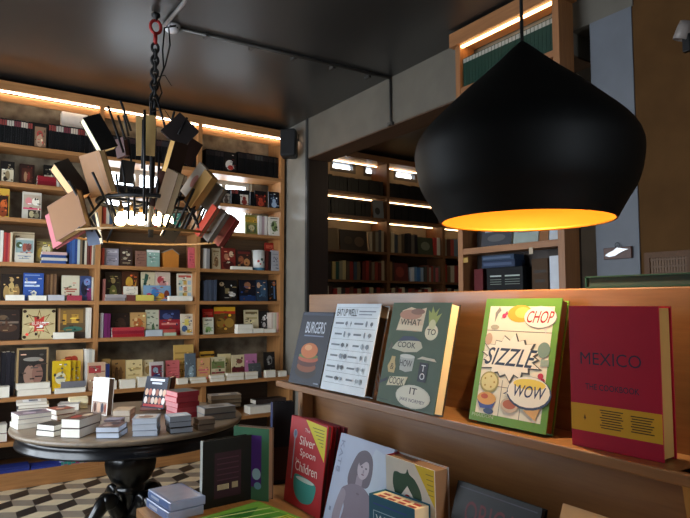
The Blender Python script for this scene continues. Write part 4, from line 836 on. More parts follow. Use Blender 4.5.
# --- books on the deck, leaning on the board
def deckbook(TL, LP, TR, xt, t, cov, label, zb=None, **kw):
    """top left corner on the plane x=xt; LP a lower pixel on its left edge; TR its top right corner"""
    zb = ZD if zb is None else zb
    P = onX(*TL, xt); Q = onY(*LP, P.y); az = (P-Q).normalized(); ay = Vector((az.z, 0, -az.x))
    zb += .0006+max(0, -ay.z)*t
    o = Q-az*((Q.z-zb)/az.z); h = (P-o).length
    d = ray(*TR); m = Matrix((d, -Vector((0, -1, 0)), -az)).transposed(); s = m.inverted() @ (o-CAM); w = s[1]
    return big_book(kw.pop('name', 'cookbook'), basis(o, Vector((0, -1, 0)), ay, az), w, h, t, cov, label, **kw)
SV = [('p', [(.42, 1), (.98, .98), (.98, .60)], '#d8c92a')]+[('r', .62+.05*i, .93-.035*i, .93, .938-.035*i, '#6a6a22') for i in range(6)]
SV += [('e', .16, .80, .055, .055, '#8d98a8'), ('e', .165, .81, .035, .035, '#5c6a84'), ('r', .145, .28, .175, .76, '#9aa0a8'),
       ('t', 'The', .42, .86, .56, .90, '#e2c8bc'), ('t', 'Silver', .3, .70, .72, .80, '#f0e2d6'), ('t', 'Spoon', .34, .555, .76, .66, '#f0e2d6'), ('t', 'for', .24, .50, .34, .54, '#e2c8bc'), ('t', 'Children', .24, .40, .84, .51, '#f0e2d6'),
       ('p', sm([(.24, .34), (.40, .36), (.80, .33), (.83, .22), (.74, .11), (.52, .07), (.34, .11), (.25, .2)]), '#3a9a8c'), ('e', .54, .325, .25, .025, '#c9d8cc')]
deckbook((292, 415), (284.5, 490), (328, 426.5), 1.10, .020, '#b8282e', 'front red cookbook with spoon and handwritten title, leaning on the deck', dec=SV, pages='#5a2a26', spinec='#a02228')
deckbook((303, 416.5), (295.5, 492), (336, 427), 1.124, .016, '#8a1f28', 'middle copy of the red cookbook, its top edge showing', pages='#4a2422')
deckbook((311, 417.5), (303.5, 493), (344, 428), 1.143, .016, '#7c1c26', 'rear copy of the red cookbook, against the board', pages='#4a2422')
SK = '#8f8494'; HR = '#5c5262'; DR = '#76697c'
KT = [('r', 0, 0, 1, 1, '#aebbd6'), ('p', [(.5, .2), (.95, .3), (1, .9), (.7, .95), (.55, .6)], '#b9c8dc'),
      ('p', sm([(.36, .50), (.30, .62), (.38, .82), (.47, .89), (.58, .90), (.68, .84), (.72, .72), (.71, .60), (.66, .55), (.55, .54)]), HR),
      ('p', [(.46, .54), (.58, .54), (.58, .64), (.46, .64)], SK), ('e', .55, .72, .105, .105, '#b3a8b6'), ('p', sm([(.46, .82), (.6, .85), (.66, .78), (.58, .8), (.48, .74)]), HR),
      ('e', .52, .735, .018, .010, HR), ('e', .60, .73, .018, .010, HR), ('e', .565, .695, .014, .02, SK), ('e', .56, .665, .028, .008, '#7a5f70'),
      ('p', sm([(.22, .44), (.34, .52), (.46, .55), (.6, .55), (.74, .5), (.84, .42), (.80, .05), (.34, .05), (.34, .3)]), DR), ('p', sm([(.22, .44), (.33, .42), (.30, .18), (.44, .06), (.36, .0), (.16, .12)]), SK), ('e', .54, .47, .03, .01, '#5f5464'),
      ('t', 'KATE', .05, .60, .12, .93, '#8a94b4', 0, 1), ('r', .07, .2, .11, .24, '#7a86a8')]
deckbook((341.5, 432.6), (326, 505), (395, 446), 1.115, .012, '#b4bfd8', 'pale blue magazine with grey portrait of a woman, leaning on the deck', dec=KT, pages='#d8dce4', name='magazine', b=.001, cat='magazine')
DC = [('p', sm([(.16, .40), (.20, .62), (.15, .74), (.17, .85), (.24, .875), (.33, .87), (.43, .885), (.47, .93), (.51, .885), (.62, .85), (.72, .77), (.75, .68), (.70, .60), (.76, .40)]), '#23452f'),
      ('p', [(.22, .46), (.33, .67), (.46, .77), (.58, .68), (.72, .44)], '#dcd6cc'), ('p', sm([(.28, .46), (.35, .63), (.46, .69), (.57, .63), (.66, .46)]), '#a0202c'), ('p', [(.62, 1), (1, 1), (1, .66)], '#d2b41e')]+[('r', .84+.01*i, .94-.045*i, .98, .948-.045*i, '#8a7a20') for i in range(5)]
deckbook((385.6, 454.5), (386.5, 491), (434, 470.6), 1.075, .052, '#c9c4b8', 'thick pale cookbook with green hooded shape and yellow corner, on the deck', dec=DC, pages='#8a6648', spinec='#7a2030', backc='#b8b6b4')
deckbook((392, 452), (391, 489), (404, 456), 1.15, .02, '#8a2030', 'narrow dark red book behind the thick pale cookbook', pages='#5a2a26')
# small fat teal book standing in front on the deck
P0 = onX(369, 493.4, 1.0); P1 = onX(409, 510, 1.0)
u = Vector((0.10, -1, 0)).normalized(); nb = Vector((1, .10, 0)).normalized()
WH = [('r', .10, .10, .9, .80, '#9cc0cc'), ('r', .115, .105, .885, .79, '#1f5a70'), ('t', 'WHERE', .16, .64, .84, .75, '#d4e2e6'), ('t', 'CHEFS', .16, .46, .84, .57, '#d4e2e6'), ('t', 'EAT', .16, .28, .6, .39, '#d4e2e6'), ('r', .1, .88, .85, .9, '#2c4a8a')]
wb = big_book('guidebook', basis(Vector((P0.x, P0.y, ZD+.0006)), u, nb, UP), (P1-P0).length, P0.z-ZD, .062, '#1f5a70', 'small fat teal guidebook with red lettering on its page edges', dec=WH, pages='#ecd7ae', spinec='#2a6a80')
mb = MB(); hW = (P1-P0).length; zt_ = P0.z-ZD-.004+.0006
for k in range(4):
    for q in range(2): mb.box(.02+hW*.22*k, .014+.02*q, zt_, .02+hW*.22*k+hW*.15, .024+.02*q, zt_+.0005, M('#a8382c', .6))
ed = mb.build('edge_print'); ed.parent = wb.children[1]
OR = [('t', 'ORIGAMI', .16, .66, .98, .86, '#5c1620'), ('r', .04, .95, .96, .96, '#4a4a58'), ('r', .16, .58, .8, .6, '#4a3a44')]
deckbook((458, 480), (451.5, 514), (543, 505), 1.125, .020, '#090a0f', 'black paper folding book with dark red title, leaning on the deck', dec=OR, pages='#3a3430', name='craft_book')
deckbook((563, 503), (560, 516), (622, 520), 1.125, .022, '#b08a5c', 'beige book at the near end of the deck', pages='#c9b08a', name='craft_book', dec=[('r', .08, .8, .92, .9, '#94703f')])
# upright books at the far left end of the deck
o = Vector((.752, 1.995, ZD+.0006))
BK = [('r', .22, .12, .74, .80, '#2a1720'), ('r', .28, .24, .5, .32, '#b9ad8c'), ('r', .56, .24, .68, .33, '#8f8468')]+[('r', .27, .70-.08*i, .69, .715-.08*i, '#452836') for i in range(5)]+[('r', .29+.022*i, .24, .297+.022*i, .32, '#241a18') for i in range(9)]
a0 = onZ(202, 510.5, ZD); a1 = onZ(253.5, 499, ZD); hz = onD(204, 443.2, (a0-CAM).dot(FV)).z-ZD
uu = (a1-a0); ww = uu.length; uu.normalize(); nb = Vector((-uu.y, uu.x, 0))
big_book('hardback_book', basis(a0+UP*.0006, uu, nb, UP), ww, hz, .022, '#0c0f0b', 'near black hardback showing its back with barcode, standing on the deck', dec=BK, pages='#cfc9b8', spinec='#b9bcb4')
g0 = onZ(246, 497, ZD); g1 = onZ(266, 503.5, ZD); hz = onD(264, 431.5, (g1-CAM).dot(FV)).z-ZD
gu = Vector((.55, -.84, 0)).normalized(); gn = Vector((.84, .55, 0)).normalized()
gw = .15; go = Vector((g1.x, g1.y, ZD+.0006))-gu*gw+gn*.016
big_book('hardback_book', basis(go, gu, gn, UP), gw, hz, .036, '#3f6f54', 'green hardback with purple strip standing behind the near black one', dec=[('r', .5, .18, .80, .9, '#4a2a74'), ('e', .66, .36, .12, .08, '#8fb8c8'), ('e', .7, .2, .1, .05, '#6a9ab0')], pages='#8a6f5c', backc='#6a5648')
n1 = onX(280.6, 402, 1.15); 
big_book('hardback_book', basis(Vector((1.115, 2.165, ZD+.0006)), Vector((.985, -.17, 0)).normalized(), Vector((.17, .985, 0)).normalized(), UP), .09, n1.z-ZD+.0, .030, '#15121a', 'tall black and navy hardback standing at far end of the deck', dec=[('r', .05, .05, .95, .45, '#3a2018')], spinec='#24305e', pages='#c9d2e0', spine='L')
# pair of shiny pale boxes at the left corner of the deck
b0 = onZ(146, 507, ZD); b1 = onZ(169, 523, ZD); bu = b1-b0; bw = bu.length; bu.normalize(); bn = Vector((-bu.y, bu.x, 0))
if bn.dot(FW) < 0: bn = -bn
zc = ZD
for k, hb_ in enumerate((.031, .029)):
    off = .004*k
    r_ = thing('boxed_set', ['lower of two shiny pale blue boxed sets at corner of the deck', 'upper of two shiny pale blue boxed sets at corner of the deck'][k], 'box', basis(b0+bu*off+bn*off+UP*(zc-ZD+.0006), bu, bn, UP), 'boxed sets on the deck')
    mb = MB().rbox(0, 0, 0, bw*.98, .125, hb_, M('#8f9fc4', .16, coat=.5), .003)
    mb.box(.012, -.0006, .005, bw*.9, 0, hb_-.006, M('#6f86b8', .2)); mb.box(.03, -.0010, .009, bw*.5, -.0004, hb_-.011, M('#b9c4da', .2))
    o_ = mb.build('box_body'); o_.parent = r_
    mb = MB().box(.012, .012, hb_, bw*.98-.012, .113, hb_+.0005, M('#a9b2c9', .12, coat=.6)); o_ = mb.build('top_label'); o_.parent = r_
    zc += hb_+.0015
# low green and yellow book lying at the front of the deck
q0 = onZ(258, 501, ZD+.048); q1 = onZ(200, 519, ZD+.048); q2 = onZ(305, 519, ZD+.048)
LF = [('p', [(.05, .1), (.5, .05), (.95, .4), (.9, .95), (.4, .9)], '#4f8a2c'), ('p', [(.1, .2), (.45, .5), (.2, .85)], '#2f6a24'), ('p', [(.5, .2), (.9, .3), (.6, .6)], '#86b03a'), ('p', [(.55, .65), (.9, .5), (.8, .92)], '#3a7a2a')]+[('p', [(.1+.2*i, .05), (.13+.2*i, .05), (.35+.2*i, .95), (.33+.2*i, .95)], '#c9d88a') for i in range(4)]+[('r', .72+.05*i, .05, .74+.05*i, .95, '#d2c83a') for i in range(4)]
ux = (q2-q0); ux.z = 0; lx = ux.length; ux.normalize(); uz = Vector((-ux.y, ux.x, 0))
dz = (q1-q0).dot(uz)
if dz < 0: uz = -uz; dz = -dz
lay = basis(Vector((q0.x, q0.y, ZD+.048)), ux, (0, 0, -1), uz)
if ux.cross(Vector((0, 0, -1))).dot(uz) < 0: lay = basis(Vector((q0.x, q0.y, ZD+.048))+uz*dz, ux, (0, 0, -1), -uz)
big_book('cookbook', lay, max(.2, lx), max(.2, dz), .0475, '#6a9a34', 'bright green and yellow leaf patterned book lying flat on the deck', dec=LF, pages='#d8d8b8')
# dark green book lying along the top of the stand
g = onX(590, 279, 1.30)
mxg = basis(Vector((SP+.031, .48, ZT+.0286)), Vector((0, 1, 0)), (0, 0, -1), (-1, 0, 0))
big_book('ledger', mxg, onX(590, 285, SP+.02).y-.48, .030, .028, '#22402a', 'long dark green ledger lying along the top of the stand', pages='#26382a', spine='R')

# ================================================================== BOOKCASE BEYOND THE OPENING
YB = 6.15; BX0, BX1 = 3.62, 6.84
ob = thing('bookcase', 'dim brown bookcase under small windows, seen through the wide opening', 'bookcase', T(5.2, 6.3, 0)); oinv = ob.matrix_world.inverted()
def opart(mb, name): o = mb.build(name); o.parent = ob; o.matrix_parent_inverse = oinv; return o
wx = onY(387, 220, YB).x; bayw = 1.03
OUP = [wx-2*bayw, wx-bayw, wx, onY(444, 265, YB).x, onY(444, 265, YB).x+bayw]
OUP = [OUP[1]-.01, OUP[2], OUP[3]-.02, OUP[4]-.04]
OZ = [2.895, 2.60, 2.16, 1.79, 1.46, 1.12, .75, .40, .10]
ow1 = lambda ax: wood('#5e3c22', '#744c2c', ax, .5)
for x in OUP: opart(MB().box(x, YB, 0, x+.045, YO-.005, 3.34, ow1('Z')), 'upright')
for i in range(3):
    xa, xb = OUP[i]+.045, OUP[i+1]
    for z in OZ: opart(MB().box(xa, YB+.004, z-.03, xb, YO-.03, z, ow1('X')), 'shelf')
    opart(MB().box(xa, YO-.028, .05, xb, YO-.006, 2.13, wood('#463220', '#574029', 'X', .6)), 'back_panel')
    for z in (3.33, OZ[0]-.03, OZ[1]-.03):
        opart(MB().box(xa+.01, YB+.20, z-.008, xb-.01, YB+.212, z-.001, emit('#ffd29c', 12)), 'light_strip')
opart(MB().box(OUP[0], YB-.02, 3.34, OUP[3]+.045, YO-.005, 3.41, ow1('X')), 'cornice')
OC = ['#5a2a24', '#7a6a54', '#2e3440', '#8a7a5c', '#3a2a20', '#6a3430', '#9a927e', '#2a3a4c', '#4a3a2c', '#b0a890']
def orow(z, i, x0, x1, h, n, cols, label, same=True, depth=.16, jit=.03, name='paperback_book'):
    a = OUP[i]+.045+x0*(OUP[i+1]-OUP[i]-.045); b = OUP[i]+.045+x1*(OUP[i+1]-OUP[i]-.045); th = (b-a)/n
    for k in range(n):
        o = Vector((a+th*(k+.97), YB+.04+random.choice((0, .006, .012)), z+.0005)); hh = h-random.choice((0, 1, 2, 3))*jit/3
        c = cols[k % len(cols)]
        lb = label if same else f'{cname(c)} spine, {ORD[k]} from left of {label}'.strip()
        small_book(name, basis(o, (0, 1, 0), (-1, 0, 0), (0, 0, 1)), depth, hh, th*.96, c, lb, label if same else None, (), 'L')
bays = ['left bay', 'second bay', 'third bay']
for i in range(2):
    orow(OZ[0], i, 0, .97, .20, 17, ['#0d0c0d', '#121012', '#100f11'], f'slim black spine, top shelf beyond the opening, {bays[i]}', name='paperback_novel', jit=.012)
    orow(OZ[1], i, 0, .78 if i == 0 else .96, .21, 15, ['#0e0d0f', '#141216', '#100f11'], f'slim black spine on the second shelf beyond the opening, {bays[i]}', name='paperback_novel', jit=.012)
def oface(z, i, x0, x1, h, c, label, dec=()):
    a = OUP[i]+.045+x0*(OUP[i+1]-OUP[i]-.045); b = OUP[i]+.045+x1*(OUP[i+1]-OUP[i]-.045)
    small_book('hardback_book', basis(Vector((a, YB+.05, z+.003)), (1, 0, 0), (0, .996, -.087), (0, .087, .996)), b-a, h, .022, c, label, None, dec)
oface(OZ[1], 0, .82, .99, .24, '#6f7884', 'grey book face out on the second shelf beyond the opening', [('e', .4, .4, .25, .2, '#2e323a')])
oface(OZ[2], 0, .01, .27, .27, '#6a5334', 'tan brown book face out on the third shelf beyond the opening')
oface(OZ[2], 0, .30, .72, .26, '#2c2018', 'dark book with a faint figure face out, third shelf beyond the opening', [('e', .7, .45, .18, .25, '#5a4432'), ('e', .3, .5, .15, .2, '#40301f')])
orow(OZ[2], 0, .75, .99, .29, 5, ['#b9b0a0', '#5a4a3a', '#8a8478', '#4a4a4e', '#a89c88'], 'the third shelf run beyond the opening, left bay', False)
orow(OZ[2], 1, .0, .55, .28, 9, ['#6a5c44', '#b0a58c', '#3a3f48', '#8a7a60', '#4a3c30', '#1f1c1c', '#2a2628', '#5c554c', '#222026'], 'the third shelf run beyond the opening, second bay', False)
oface(OZ[2], 1, .57, .86, .24, '#3f4434', 'dark green book face out on the third shelf beyond the opening', [('e', .5, .5, .3, .25, '#6f7360')])
orow(OZ[2], 1, .88, .99, .27, 2, ['#a83a34', '#c9c2b0'], 'the third shelf pair beyond the opening, second bay', False)
orow(OZ[3], 0, .0, .16, .22, 3, ['#2c211c', '#3a2a24', '#241c1a'], 'the fourth shelf dark run beyond the opening', False)
orow(OZ[3], 0, .17, .60, .25, 8, ['#a8925c', '#2a4a40', '#8c8468', '#b9a878', '#5a4a38', '#8a2e2a', '#3c4a5c', '#6e6250'], 'the fourth shelf run beyond the opening, left bay', False)
orow(OZ[3], 0, .63, .99, .26, 7, ['#6a2a26', '#94302c', '#4a2c28', '#7a6a5a', '#8a3a34', '#5c2622', '#a89a84'], 'the fourth shelf red run beyond the opening', False)
orow(OZ[3], 1, .0, .12, .25, 3, ['#5c3a2c', '#8a6a4a', '#43302a'], 'the fourth shelf trio beyond the opening, second bay', False)
oface(OZ[3], 1, .13, .38, .24, '#5a2824', 'dark red book face out on the fourth shelf beyond the opening', [('e', .4, .5, .3, .3, '#823a30')])
orow(OZ[3], 1, .42, .66, .21, 4, ['#c9ccd4', '#5f86b0', '#3f6a9c', '#8fa2b4'], 'the fourth shelf blue run beyond the opening', False)
orow(OZ[3], 1, .68, .99, .23, 7, ['#4a4a44', '#7a4a40', '#94887a', '#8a3c34', '#5a5048', '#a8585a', '#6c6458'], 'the fourth shelf end run beyond the opening', False)
for i in range(2): orow(OZ[4], i, .0, .99, .25, 16, ['#7a2a28', '#b0a48c', '#4a2a26', '#94342f', '#c2b89c', '#35302e', '#8a3a34', '#6a4a3a'], f'the fifth shelf beyond the opening, {bays[i]}', False)
orow(OZ[2], 2, .0, .6, .27, 8, ['#8c8678', '#5a3a30', '#a84a40', '#6b7a84', '#3a3430', '#b4aa92', '#7c6a50', '#4c4640'], 'the third shelf run beyond the opening, third bay', False)
orow(OZ[3], 2, .0, .6, .25, 8, ['#a03830', '#6a5a48', '#b8ac94', '#8a3a34', '#3c3a3c', '#c0b49a', '#7a4038', '#54483c'], 'the fourth shelf run beyond the opening, third bay', False)
orow(OZ[4], 2, .0, .6, .25, 8, ['#b03a30', '#8a8070', '#5a2a28', '#c2b8a0', '#962f2a', '#6f665a', '#423a36', '#a89c84'], 'the fifth shelf run beyond the opening, third bay', False)

# ================================================================== BOOKCASE IN THE OPENING (faces the stand)
RX, RY0, RY1 = 3.0, 2.165, 3.03
rb = thing('bookcase', 'tall pine bookcase standing in the opening behind the big black pendant', 'bookcase', T(RX+.15, 2.6, 0)); rinv = rb.matrix_world.inverted()
def rpart(mb, name): o = mb.build(name); o.parent = rb; o.matrix_parent_inverse = rinv; return o
pw = lambda ax: wood('#8a5a34', '#a87245', ax, .5)
RD = .14
for y in (RY0, RY1-.045): rpart(MB().box(RX, y, 0, RX+RD, y+.045, 3.33, pw('Z')), 'upright')
for z in (3.02, 2.68, 2.30, 1.875, 1.48, 1.1, .7, .1): rpart(MB().box(RX+.003, RY0+.045, z-.04, RX+RD, RY1-.045, z, pw('Y')), 'shelf')
rpart(MB().box(RX+RD, RY0, 0, RX+RD+.02, RY1, 2.9, wood('#2c2019', '#362820', 'Z', .6)), 'back_panel')
rpart(MB().box(RX-.03, RY0-.03, 3.33, RX+RD, RY1+.03, 3.43, pw('Y')), 'cornice')
rpart(MB().box(RX+.01, RY0+.03, 3.318, RX+.03, RY1-.04, 3.329, emit('#ffd08c', 10)), 'light_strip')
def rframe(y0, z, depth=0.02): return basis(Vector((RX+depth, y0, z+.0005)), (0, -1, 0), (1, 0, 0), (0, 0, 1))
# green spined magazines with pale tops
n = 26; ya, yz = RY1-.05, RY0+.05
for k in range(n):
    th = (ya-yz)/n; y = ya-th*(k+1)
    o = Vector((RX+.025, y+.0, 3.0205)); 
    small_book('magazine', basis(o, (1, 0, 0), (0, 1, 0), (0, 0, 1)), .10, .215, th*.95, '#17362a', 'green spined magazine with pale top label on the pine bookcase', 'green spined magazines', (), 'L', PAGE, [(.84, .98, '#a3a39a')])
# side wing of books in the gloom beyond the pine bookcase
def rface(y0, y1, z, h, c, label, dec=(), lean=8, dx=.02, t=.02):
    L = R(lean); small_book('hardback_book', basis(Vector((RX+dx, y0, z+t*math.sin(L)+.0005)), (0, -1, 0), (math.cos(L), 0, -math.sin(L)), (math.sin(L), 0, math.cos(L))), y0-y1, h, t, c, label, None, dec)
yy = lambda x: onX(x, 245, RX).y
rface(yy(479), yy(509), 1.875, .17, '#3a3c44', 'dark book with pale group photo on the pine bookcase', [('r', .1, .55, .9, .92, '#8f98a4'), ('e', .5, .3, .3, .15, '#5a5a5c')])
rface(yy(511), yy(536), 1.875, .17, '#9aa6a0', 'pale grey green book leaning on the pine bookcase', bars('#6d7a76', .7, 3, .16))
rface(yy(537), yy(546), 1.875, .17, '#8a5a34', 'narrow tan book beside the pale grey green one', [])
rface(yy(547), yy(556), 1.875, .17, '#c2c6cc', 'narrow white book on the pine bookcase upper shelf', [])
def rbox(x0, x1, z, h, c, name, label, cat='box', dec=(), dx=.02, dep=.10):
    y0, y1 = yy(x0), yy(x1); mb = MB().rbox(0, 0, 0, y0-y1, dep, h, M(c, .65, spec=.2), .002); deco(mb, dec, y0-y1, h)
    return tag(mb.build(name, None, rframe(y0, z, dx)), label, cat)
zb = 1.48
rbox(470.5, 479, zb, .25, '#5a1c20', 'storage_box', 'dark red box at left of the pine bookcase shelf', dx=.03)
rbox(483, 520, zb, .10, '#4f7a34', 'storage_box', 'green box with white corner, lowest in the pile', dec=[('r', .3, .2, .85, .8, '#6a8a3c'), ('r', .82, .15, .98, .75, '#b9bfae')], dep=.09)
rbox(484, 520, zb+.101, .15, '#131518', 'storage_box', 'black box with white printed lines on the green one', dec=[('r', .1, .60, .42, .66, '#aab4ae'), ('r', .52, .60, .92, .66, '#aab4ae')]+[('r', .1, .46-.1*i, .42, .49-.1*i, '#6a746c') for i in range(3)]+[('r', .52, .46-.1*i, .92, .49-.1*i, '#6a746c') for i in range(3)], dep=.09)
rbox(480, 513, zb+.252, .045, '#2c3a54', 'boxed_set', 'lower slate blue boxed set on the black box', dec=[('r', .05, .3, .9, .7, '#3f5070')], dx=.015, dep=.1)
rbox(480, 512, zb+.298, .035, '#34445c', 'boxed_set', 'upper slate blue boxed set on the black box', dec=[('r', .05, .3, .9, .7, '#4a5c78')], dx=.015, dep=.1)
rbox(529, 545, zb, .29, '#4a3522', 'storage_box', 'brown paper covered box with faint lettering in pine bookcase', dec=[('r', .1, .7, .9, .76, '#2f2216'), ('r', .2, .5, .8, .56, '#2f2216')])
small_book('hardback_book', basis(Vector((RX+.02, yy(556)-.0, zb+.0005)), (1, 0, 0), (0, 1, 0), (0, 0, 1)), .1, .30, yy(547)-yy(556), '#cfd4dc', 'tall white spine at right of the pine bookcase shelf', None)
small_book('hardback_book', basis(Vector((RX+.02, yy(559.8), zb+.0005)), (1, 0, 0), (0, 1, 0), (0, 0, 1)), .1, .31, yy(557)-yy(559.8), '#2a3a54', 'tall navy spine beside the tall white one', None)
p = onX(466, 260, RX); tg = MB().rbox(0, 0, 0, .045, .004, .035, M('#b08a3a', .5), .001)
tag(tg.build('shelf_tag', None, basis(Vector((RX-.005, p.y+.022, p.z-.018)), (0, -1, 0), (1, 0, 0), (0, 0, 1))), 'small yellow tag on the left post of the pine bookcase', 'tag')
p = onX(531.5, 255, RX); tg = MB().rbox(0, 0, 0, .03, .004, .04, M('#b9a58a', .5), .001)
tag(tg.build('shelf_tag', None, basis(Vector((RX-.005, p.y+.015, 1.80)), (0, -1, 0), (1, 0, 0), (0, 0, 1))), 'small pale tag under the pine bookcase shelf', 'tag')

# ================================================================== PENDANT LAMP
PD = 1.50; PC = onD(526, 222, PD); prr = .275
pl = thing('pendant_lamp', 'large black dome pendant lamp with golden inside hanging over the stand', 'pendant lamp', T(PC.x, PC.y, PC.z))
ztop_ = onD(528, 36, PD).z-PC.z; zmax = onD(528, 150, PD).z-PC.z
rimr = prr*.765
prof = [(r*prr, q*ztop_) for r, q in ((.765, 0), (.86, .10), (.93, .17), (.975, .25), (1.0, .355), (.985, .42), (.94, .475), (.865, .53), (.72, .615), (.555, .71), (.40, .79), (.27, .86), (.14, .935), (.06, .98), (.022, 1))]
def smooth(pr, n=4):
    out = []
    for i in range(len(pr)-1):
        p0, p1, p2, p3 = pr[max(i-1, 0)], pr[i], pr[i+1], pr[min(i+2, len(pr)-1)]
        for k in range(n):
            t = k/n; out.append(tuple(.5*(2*p1[j]+(p2[j]-p0[j])*t+(2*p0[j]-5*p1[j]+4*p2[j]-p3[j])*t*t+(3*p1[j]-p0[j]-3*p2[j]+p3[j])*t**3) for j in (0, 1)))
    return out+[pr[-1]]
prof = smooth(prof)
o = MB().lathe(prof, M('#060606', .55, spec=.22), 96).build('shade'); o.parent = pl
inn = [(max(r-.004, .002), z if i else z+.0005) for i, (r, z) in enumerate(prof)]
o = MB().lathe([(rimr, 0)]+inn, M((.36, .12, .004), .45, .7, .06), 96).build('shade_lining'); o.parent = pl
o = MB().tube([(0, 0, ztop_-.01), (0, 0, CEIL-PC.z-.03)], .0045, IRON, 8).lathe([(0, CEIL-PC.z-.03), (.05, CEIL-PC.z-.03), (.055, CEIL-PC.z-.002), (0, CEIL-PC.z-.002)], IRON, 32).build('cord'); o.parent = pl
o = MB().lathe([(0, .138), (.024, .142), (.033, .158), (.034, .172), (.026, .192), (.015, .208), (.014, .22), (0, .22)], emit('#ffd9a0', 14), 24).build('bulb'); o.parent = pl
o = MB().lathe([(0, .22), (.02, .22), (.02, .27), (.008, .28), (.006, ztop_-.01)], IRON, 16).build('socket'); o.parent = pl

# ================================================================== SMALL FITTINGS
pa, pb = onX(605, 248.5, XW), onX(633, 258, XW)
pq = thing('wall_plaque', 'small brown wooden plaque with silver fish and wire loop on the pale pilaster', 'plaque', basis(Vector((XW-.016, pa.y, pb.z)), (0, -1, 0), (1, 0, 0), (0, 0, 1)))
pw_, ph_ = pa.y-pb.y, pa.z-pb.z
o = MB().rbox(0, 0, 0, pw_, .014, ph_, wood('#4a2a20', '#5c3628', 'Y', .5), .002).build('board'); o.parent = pq
fish = [(.08, .35), (.22, .2), (.45, .28), (.66, .55), (.92, .78), (.70, .86), (.52, .98), (.38, .72), (.2, .55)]
o = MB().prism([(u*pw_, v*ph_) for u, v in fish], -.006, 0, M('#b9b9bc', .3, .5)).build('silver_fish'); o.parent = pq
o = MB().tube([(pw_*.5+.014*math.cos(q), .004, ph_+.012+.014*math.sin(q)) for q in [2*math.pi*k/16 for k in range(16)]], .0018, IRON, 6, True).build('wire_loop'); o.parent = pq
pa, pb = onX(644, 253, 3.15), onX(694, 282, 3.15)
wp = thing('wall_panel', 'low brown woven wood panel against the olive wall behind the stand', 'panel', basis(Vector((3.147, pa.y, 1.2)), (0, -1, 0), (1, 0, 0), (0, 0, 1)))
L_ = pa.y-pb.y; H_ = pa.z-1.2
o = MB().box(0, .0, 0, .03, .022, H_, wood('#573a22', '#674529', 'Z', .7)).box(L_-.03, 0, 0, L_, .022, H_, wood('#573a22', '#674529', 'Z', .7)).box(.03, 0, H_-.03, L_-.03, .022, H_, wood('#573a22', '#674529', 'Y', .7)).box(.03, 0, 0, L_-.03, .022, .03, wood('#573a22', '#674529', 'Y', .7)).build('frame'); o.parent = wp
mb = MB().box(.03, .008, .03, L_-.03, .018, H_-.03, wood('#6a4a2a', '#7b5836', 'Y', .6))
for k in range(14): mb.box(.03, .004, .045+k*(H_-.09)/13, L_-.03, .009, .053+k*(H_-.09)/13, wood('#5a3d22', '#6b4a2c', 'Y', .6))
for k in range(12): mb.box(.04+k*(L_-.09)/11, .005, .03, .046+k*(L_-.09)/11, .010, H_-.03, wood('#5a3d22', '#6b4a2c', 'Z', .6))
o = mb.build('weave'); o.parent = wp
# wall speaker
p = onX(289, 143, 3.02)
sp = thing('wall_speaker', 'black loudspeaker on a bracket high at the end of the back bookcase', 'speaker', T(p.x, p.y-.0, p.z-.16) @ Matrix.Rotation(R(-38), 4, 'Z'))
spm = M('#0b0b0c', .55)
o = MB().rbox(-.085, -.09, 0, .085, .09, .30, spm, .03, None, 3).build('body'); o.parent = sp
o = MB().rbox(-.075, -.096, .02, .075, -.088, .28, M('#141415', .8), .004).build('grille'); o.parent = sp
o = MB().tube([(.02, .07, .17), (.06, .13, .22), (.10, .15, .25)], .012, M('#2b2b2d', .5), 8).rbox(.08, .12, .21, .12, .17, .29, M('#2b2b2d', .5), .004).build('bracket'); o.parent = sp
# smoke detector, conduits
p = onZ(172, 25, CEIL)
sd = thing('smoke_detector', 'round white smoke detector on the dark ceiling beside the chandelier hook', 'smoke detector', T(p.x, p.y, CEIL))
o = MB().lathe([(0, -.001), (.055, -.001), (.055, -.014), (.05, -.02)], M('#bdbcc0', .5), 40).build('base'); o.parent = sd
mb = MB().lathe([(.05, -.02), (.049, -.035), (.038, -.048), (0, -.052)], M('#c9c8cc', .5), 40)
for k in range(12):
    a = 2*math.pi*k/12; mb.box(-.006, -.0505, -.034, .006, -.048, -.024, M('#3a3a3c', .6), Matrix.Rotation(a, 4, 'Z'))
o = mb.build('cover'); o.parent = sd
met = M('#4c4a47', .4, .5)
cd = MB().tube([(p.x+.06, p.y, CEIL-.014), (XW-.02, 3.97, CEIL-.014)], .013, met, 10)
for k in range(5): x = p.x+.25+k*.36; cd.box(x-.012, p.y-.03-.005*k, CEIL-.03, x+.012, p.y+.03-.005*k, CEIL-.001, met)
tag(cd.build('ceiling_conduit'), 'long dark conduit running across the ceiling from detector to beam', 'conduit')
cd = MB().tube([(XW-.014, 3.97, CEIL-.004), (XW-.014, 3.97, 3.05), (XW-.014, 3.955, 3.035)], .011, met, 10).rbox(XW-.03, 3.94, 3.02, XW-.001, 4.0, 3.05, met, .003)
tag(cd.build('wall_mounted_conduit'), 'short vertical conduit clipped down the face of the beam', 'conduit')
q = onZ(184, 0, CEIL)
cd = MB().tube([(p.x-.05, p.y+.01, CEIL-.016), (q.x, q.y, CEIL-.016), (q.x+(q.x-p.x)*3, q.y+(q.y-p.y)*3, CEIL-.016)], .014, M('#8f8d8c', .35, .5), 10)
tag(cd.build('ceiling_conduit'), 'pale conduit running on the ceiling from detector towards the viewer', 'conduit')
p = onX(688, 26, 3.14)
sl = thing('spotlight', 'small pale spotlight high on the olive wall at upper right', 'spotlight', T(3.171, p.y, p.z))
o = MB().rbox(-.02, -.03, -.03, 0, .03, .03, M('#8f8a86', .5), .004).build('wall_mount'); o.parent = sl
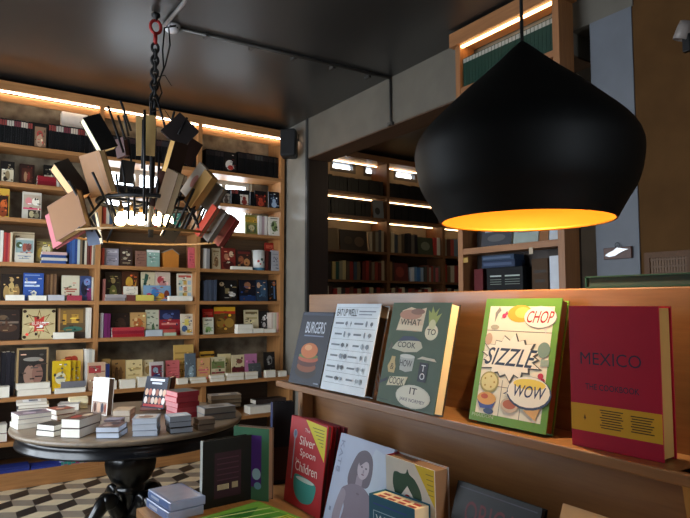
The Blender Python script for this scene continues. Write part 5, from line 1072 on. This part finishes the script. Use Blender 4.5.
o = MB().lathe([(0, 0), (.03, .0), (.036, .03), (.04, .09), (.036, .092), (.03, .06), (0, .05)], M('#8f8580', .45), 28, T(-.045, 0, .02) @ Matrix.Rotation(R(200), 4, 'X')).build('lamp_head'); o.parent = sl
o = MB().tube([(-.01, 0, 0), (-.045, 0, .02)], .008, IRON, 8).build('arm'); o.parent = sl
o = MB().rbox(-.06, -.02, -.14, -.03, .02, -.05, IRON, .004).build('driver_box'); o.parent = sl

# ================================================================== LIGHT
wd = bpy.data.worlds.new('daylight'); S.world = wd; wd.use_nodes = True
bg = wd.node_tree.nodes['Background']; bg.inputs[0].default_value = (.81, .905, 1.0, 1); bg.inputs[1].default_value = 7.5
def area(name, mx, sx, sy, e, c, portal=False):
    l = bpy.data.lights.new(name, 'AREA'); l.shape = 'RECTANGLE'; l.size = sx; l.size_y = sy; l.energy = e; l.color = c
    if portal: l.cycles.is_portal = True
    o = bpy.data.objects.new(name, l); COL.objects.link(o); o.matrix_world = mx; return o
def look(o, d):
    d = Vector(d).normalized(); return T(*o) @ d.to_track_quat('-Z', 'Y').to_matrix().to_4x4()
area('window_portal', look((-.68, 4.05, 1.825), (1, 0, 0)), 2.7, 2.25, 1, (1, 1, 1), True)
area('window_portal', look((.7, -2.74, 1.52), (0, 1, 0)), 1.0, 2.15, 1, (1, 1, 1), True)
area('window_portal', look((2.08, YW-.01, 2.555), (0, -1, 0)), 1.62, .63, 1, (1, 1, 1), True)
def point(name, p, e, c, r):
    l = bpy.data.lights.new(name, 'POINT'); l.energy = e; l.color = c; l.shadow_soft_size = r
    o = bpy.data.objects.new(name, l); COL.objects.link(o); o.location = p; return o
point('pendant_light', (PC.x, PC.y, PC.z+.122), 17, (1, .84, .58), .012)
for i, p in enumerate(bulbs): point('chandelier_light', p+Vector((0, 0, -.05)), 2.0, (1, .76, .45), .03)

point('added_fill_light', (5.0, 4.3, 3.1), 11, (1, .78, .5), .12)  # added fill without a fixture, brightens the room beyond the opening
cam = bpy.data.cameras.new('camera'); co = bpy.data.objects.new('camera', cam); COL.objects.link(co)
cam.sensor_fit = 'HORIZONTAL'; cam.sensor_width = 36; cam.lens = 36*F/W; cam.clip_start = .02
co.location = CAM; co.rotation_euler = (R(90)+PITCH, 0, -YAW)
S.camera = co
S.view_settings.view_transform = 'Standard'; S.view_settings.look = 'None'; S.view_settings.gamma = 1; S.view_settings.use_curve_mapping = False
S.view_settings.exposure = 0.35
S.cycles.use_denoising = True
S.cycles.max_bounces = 8
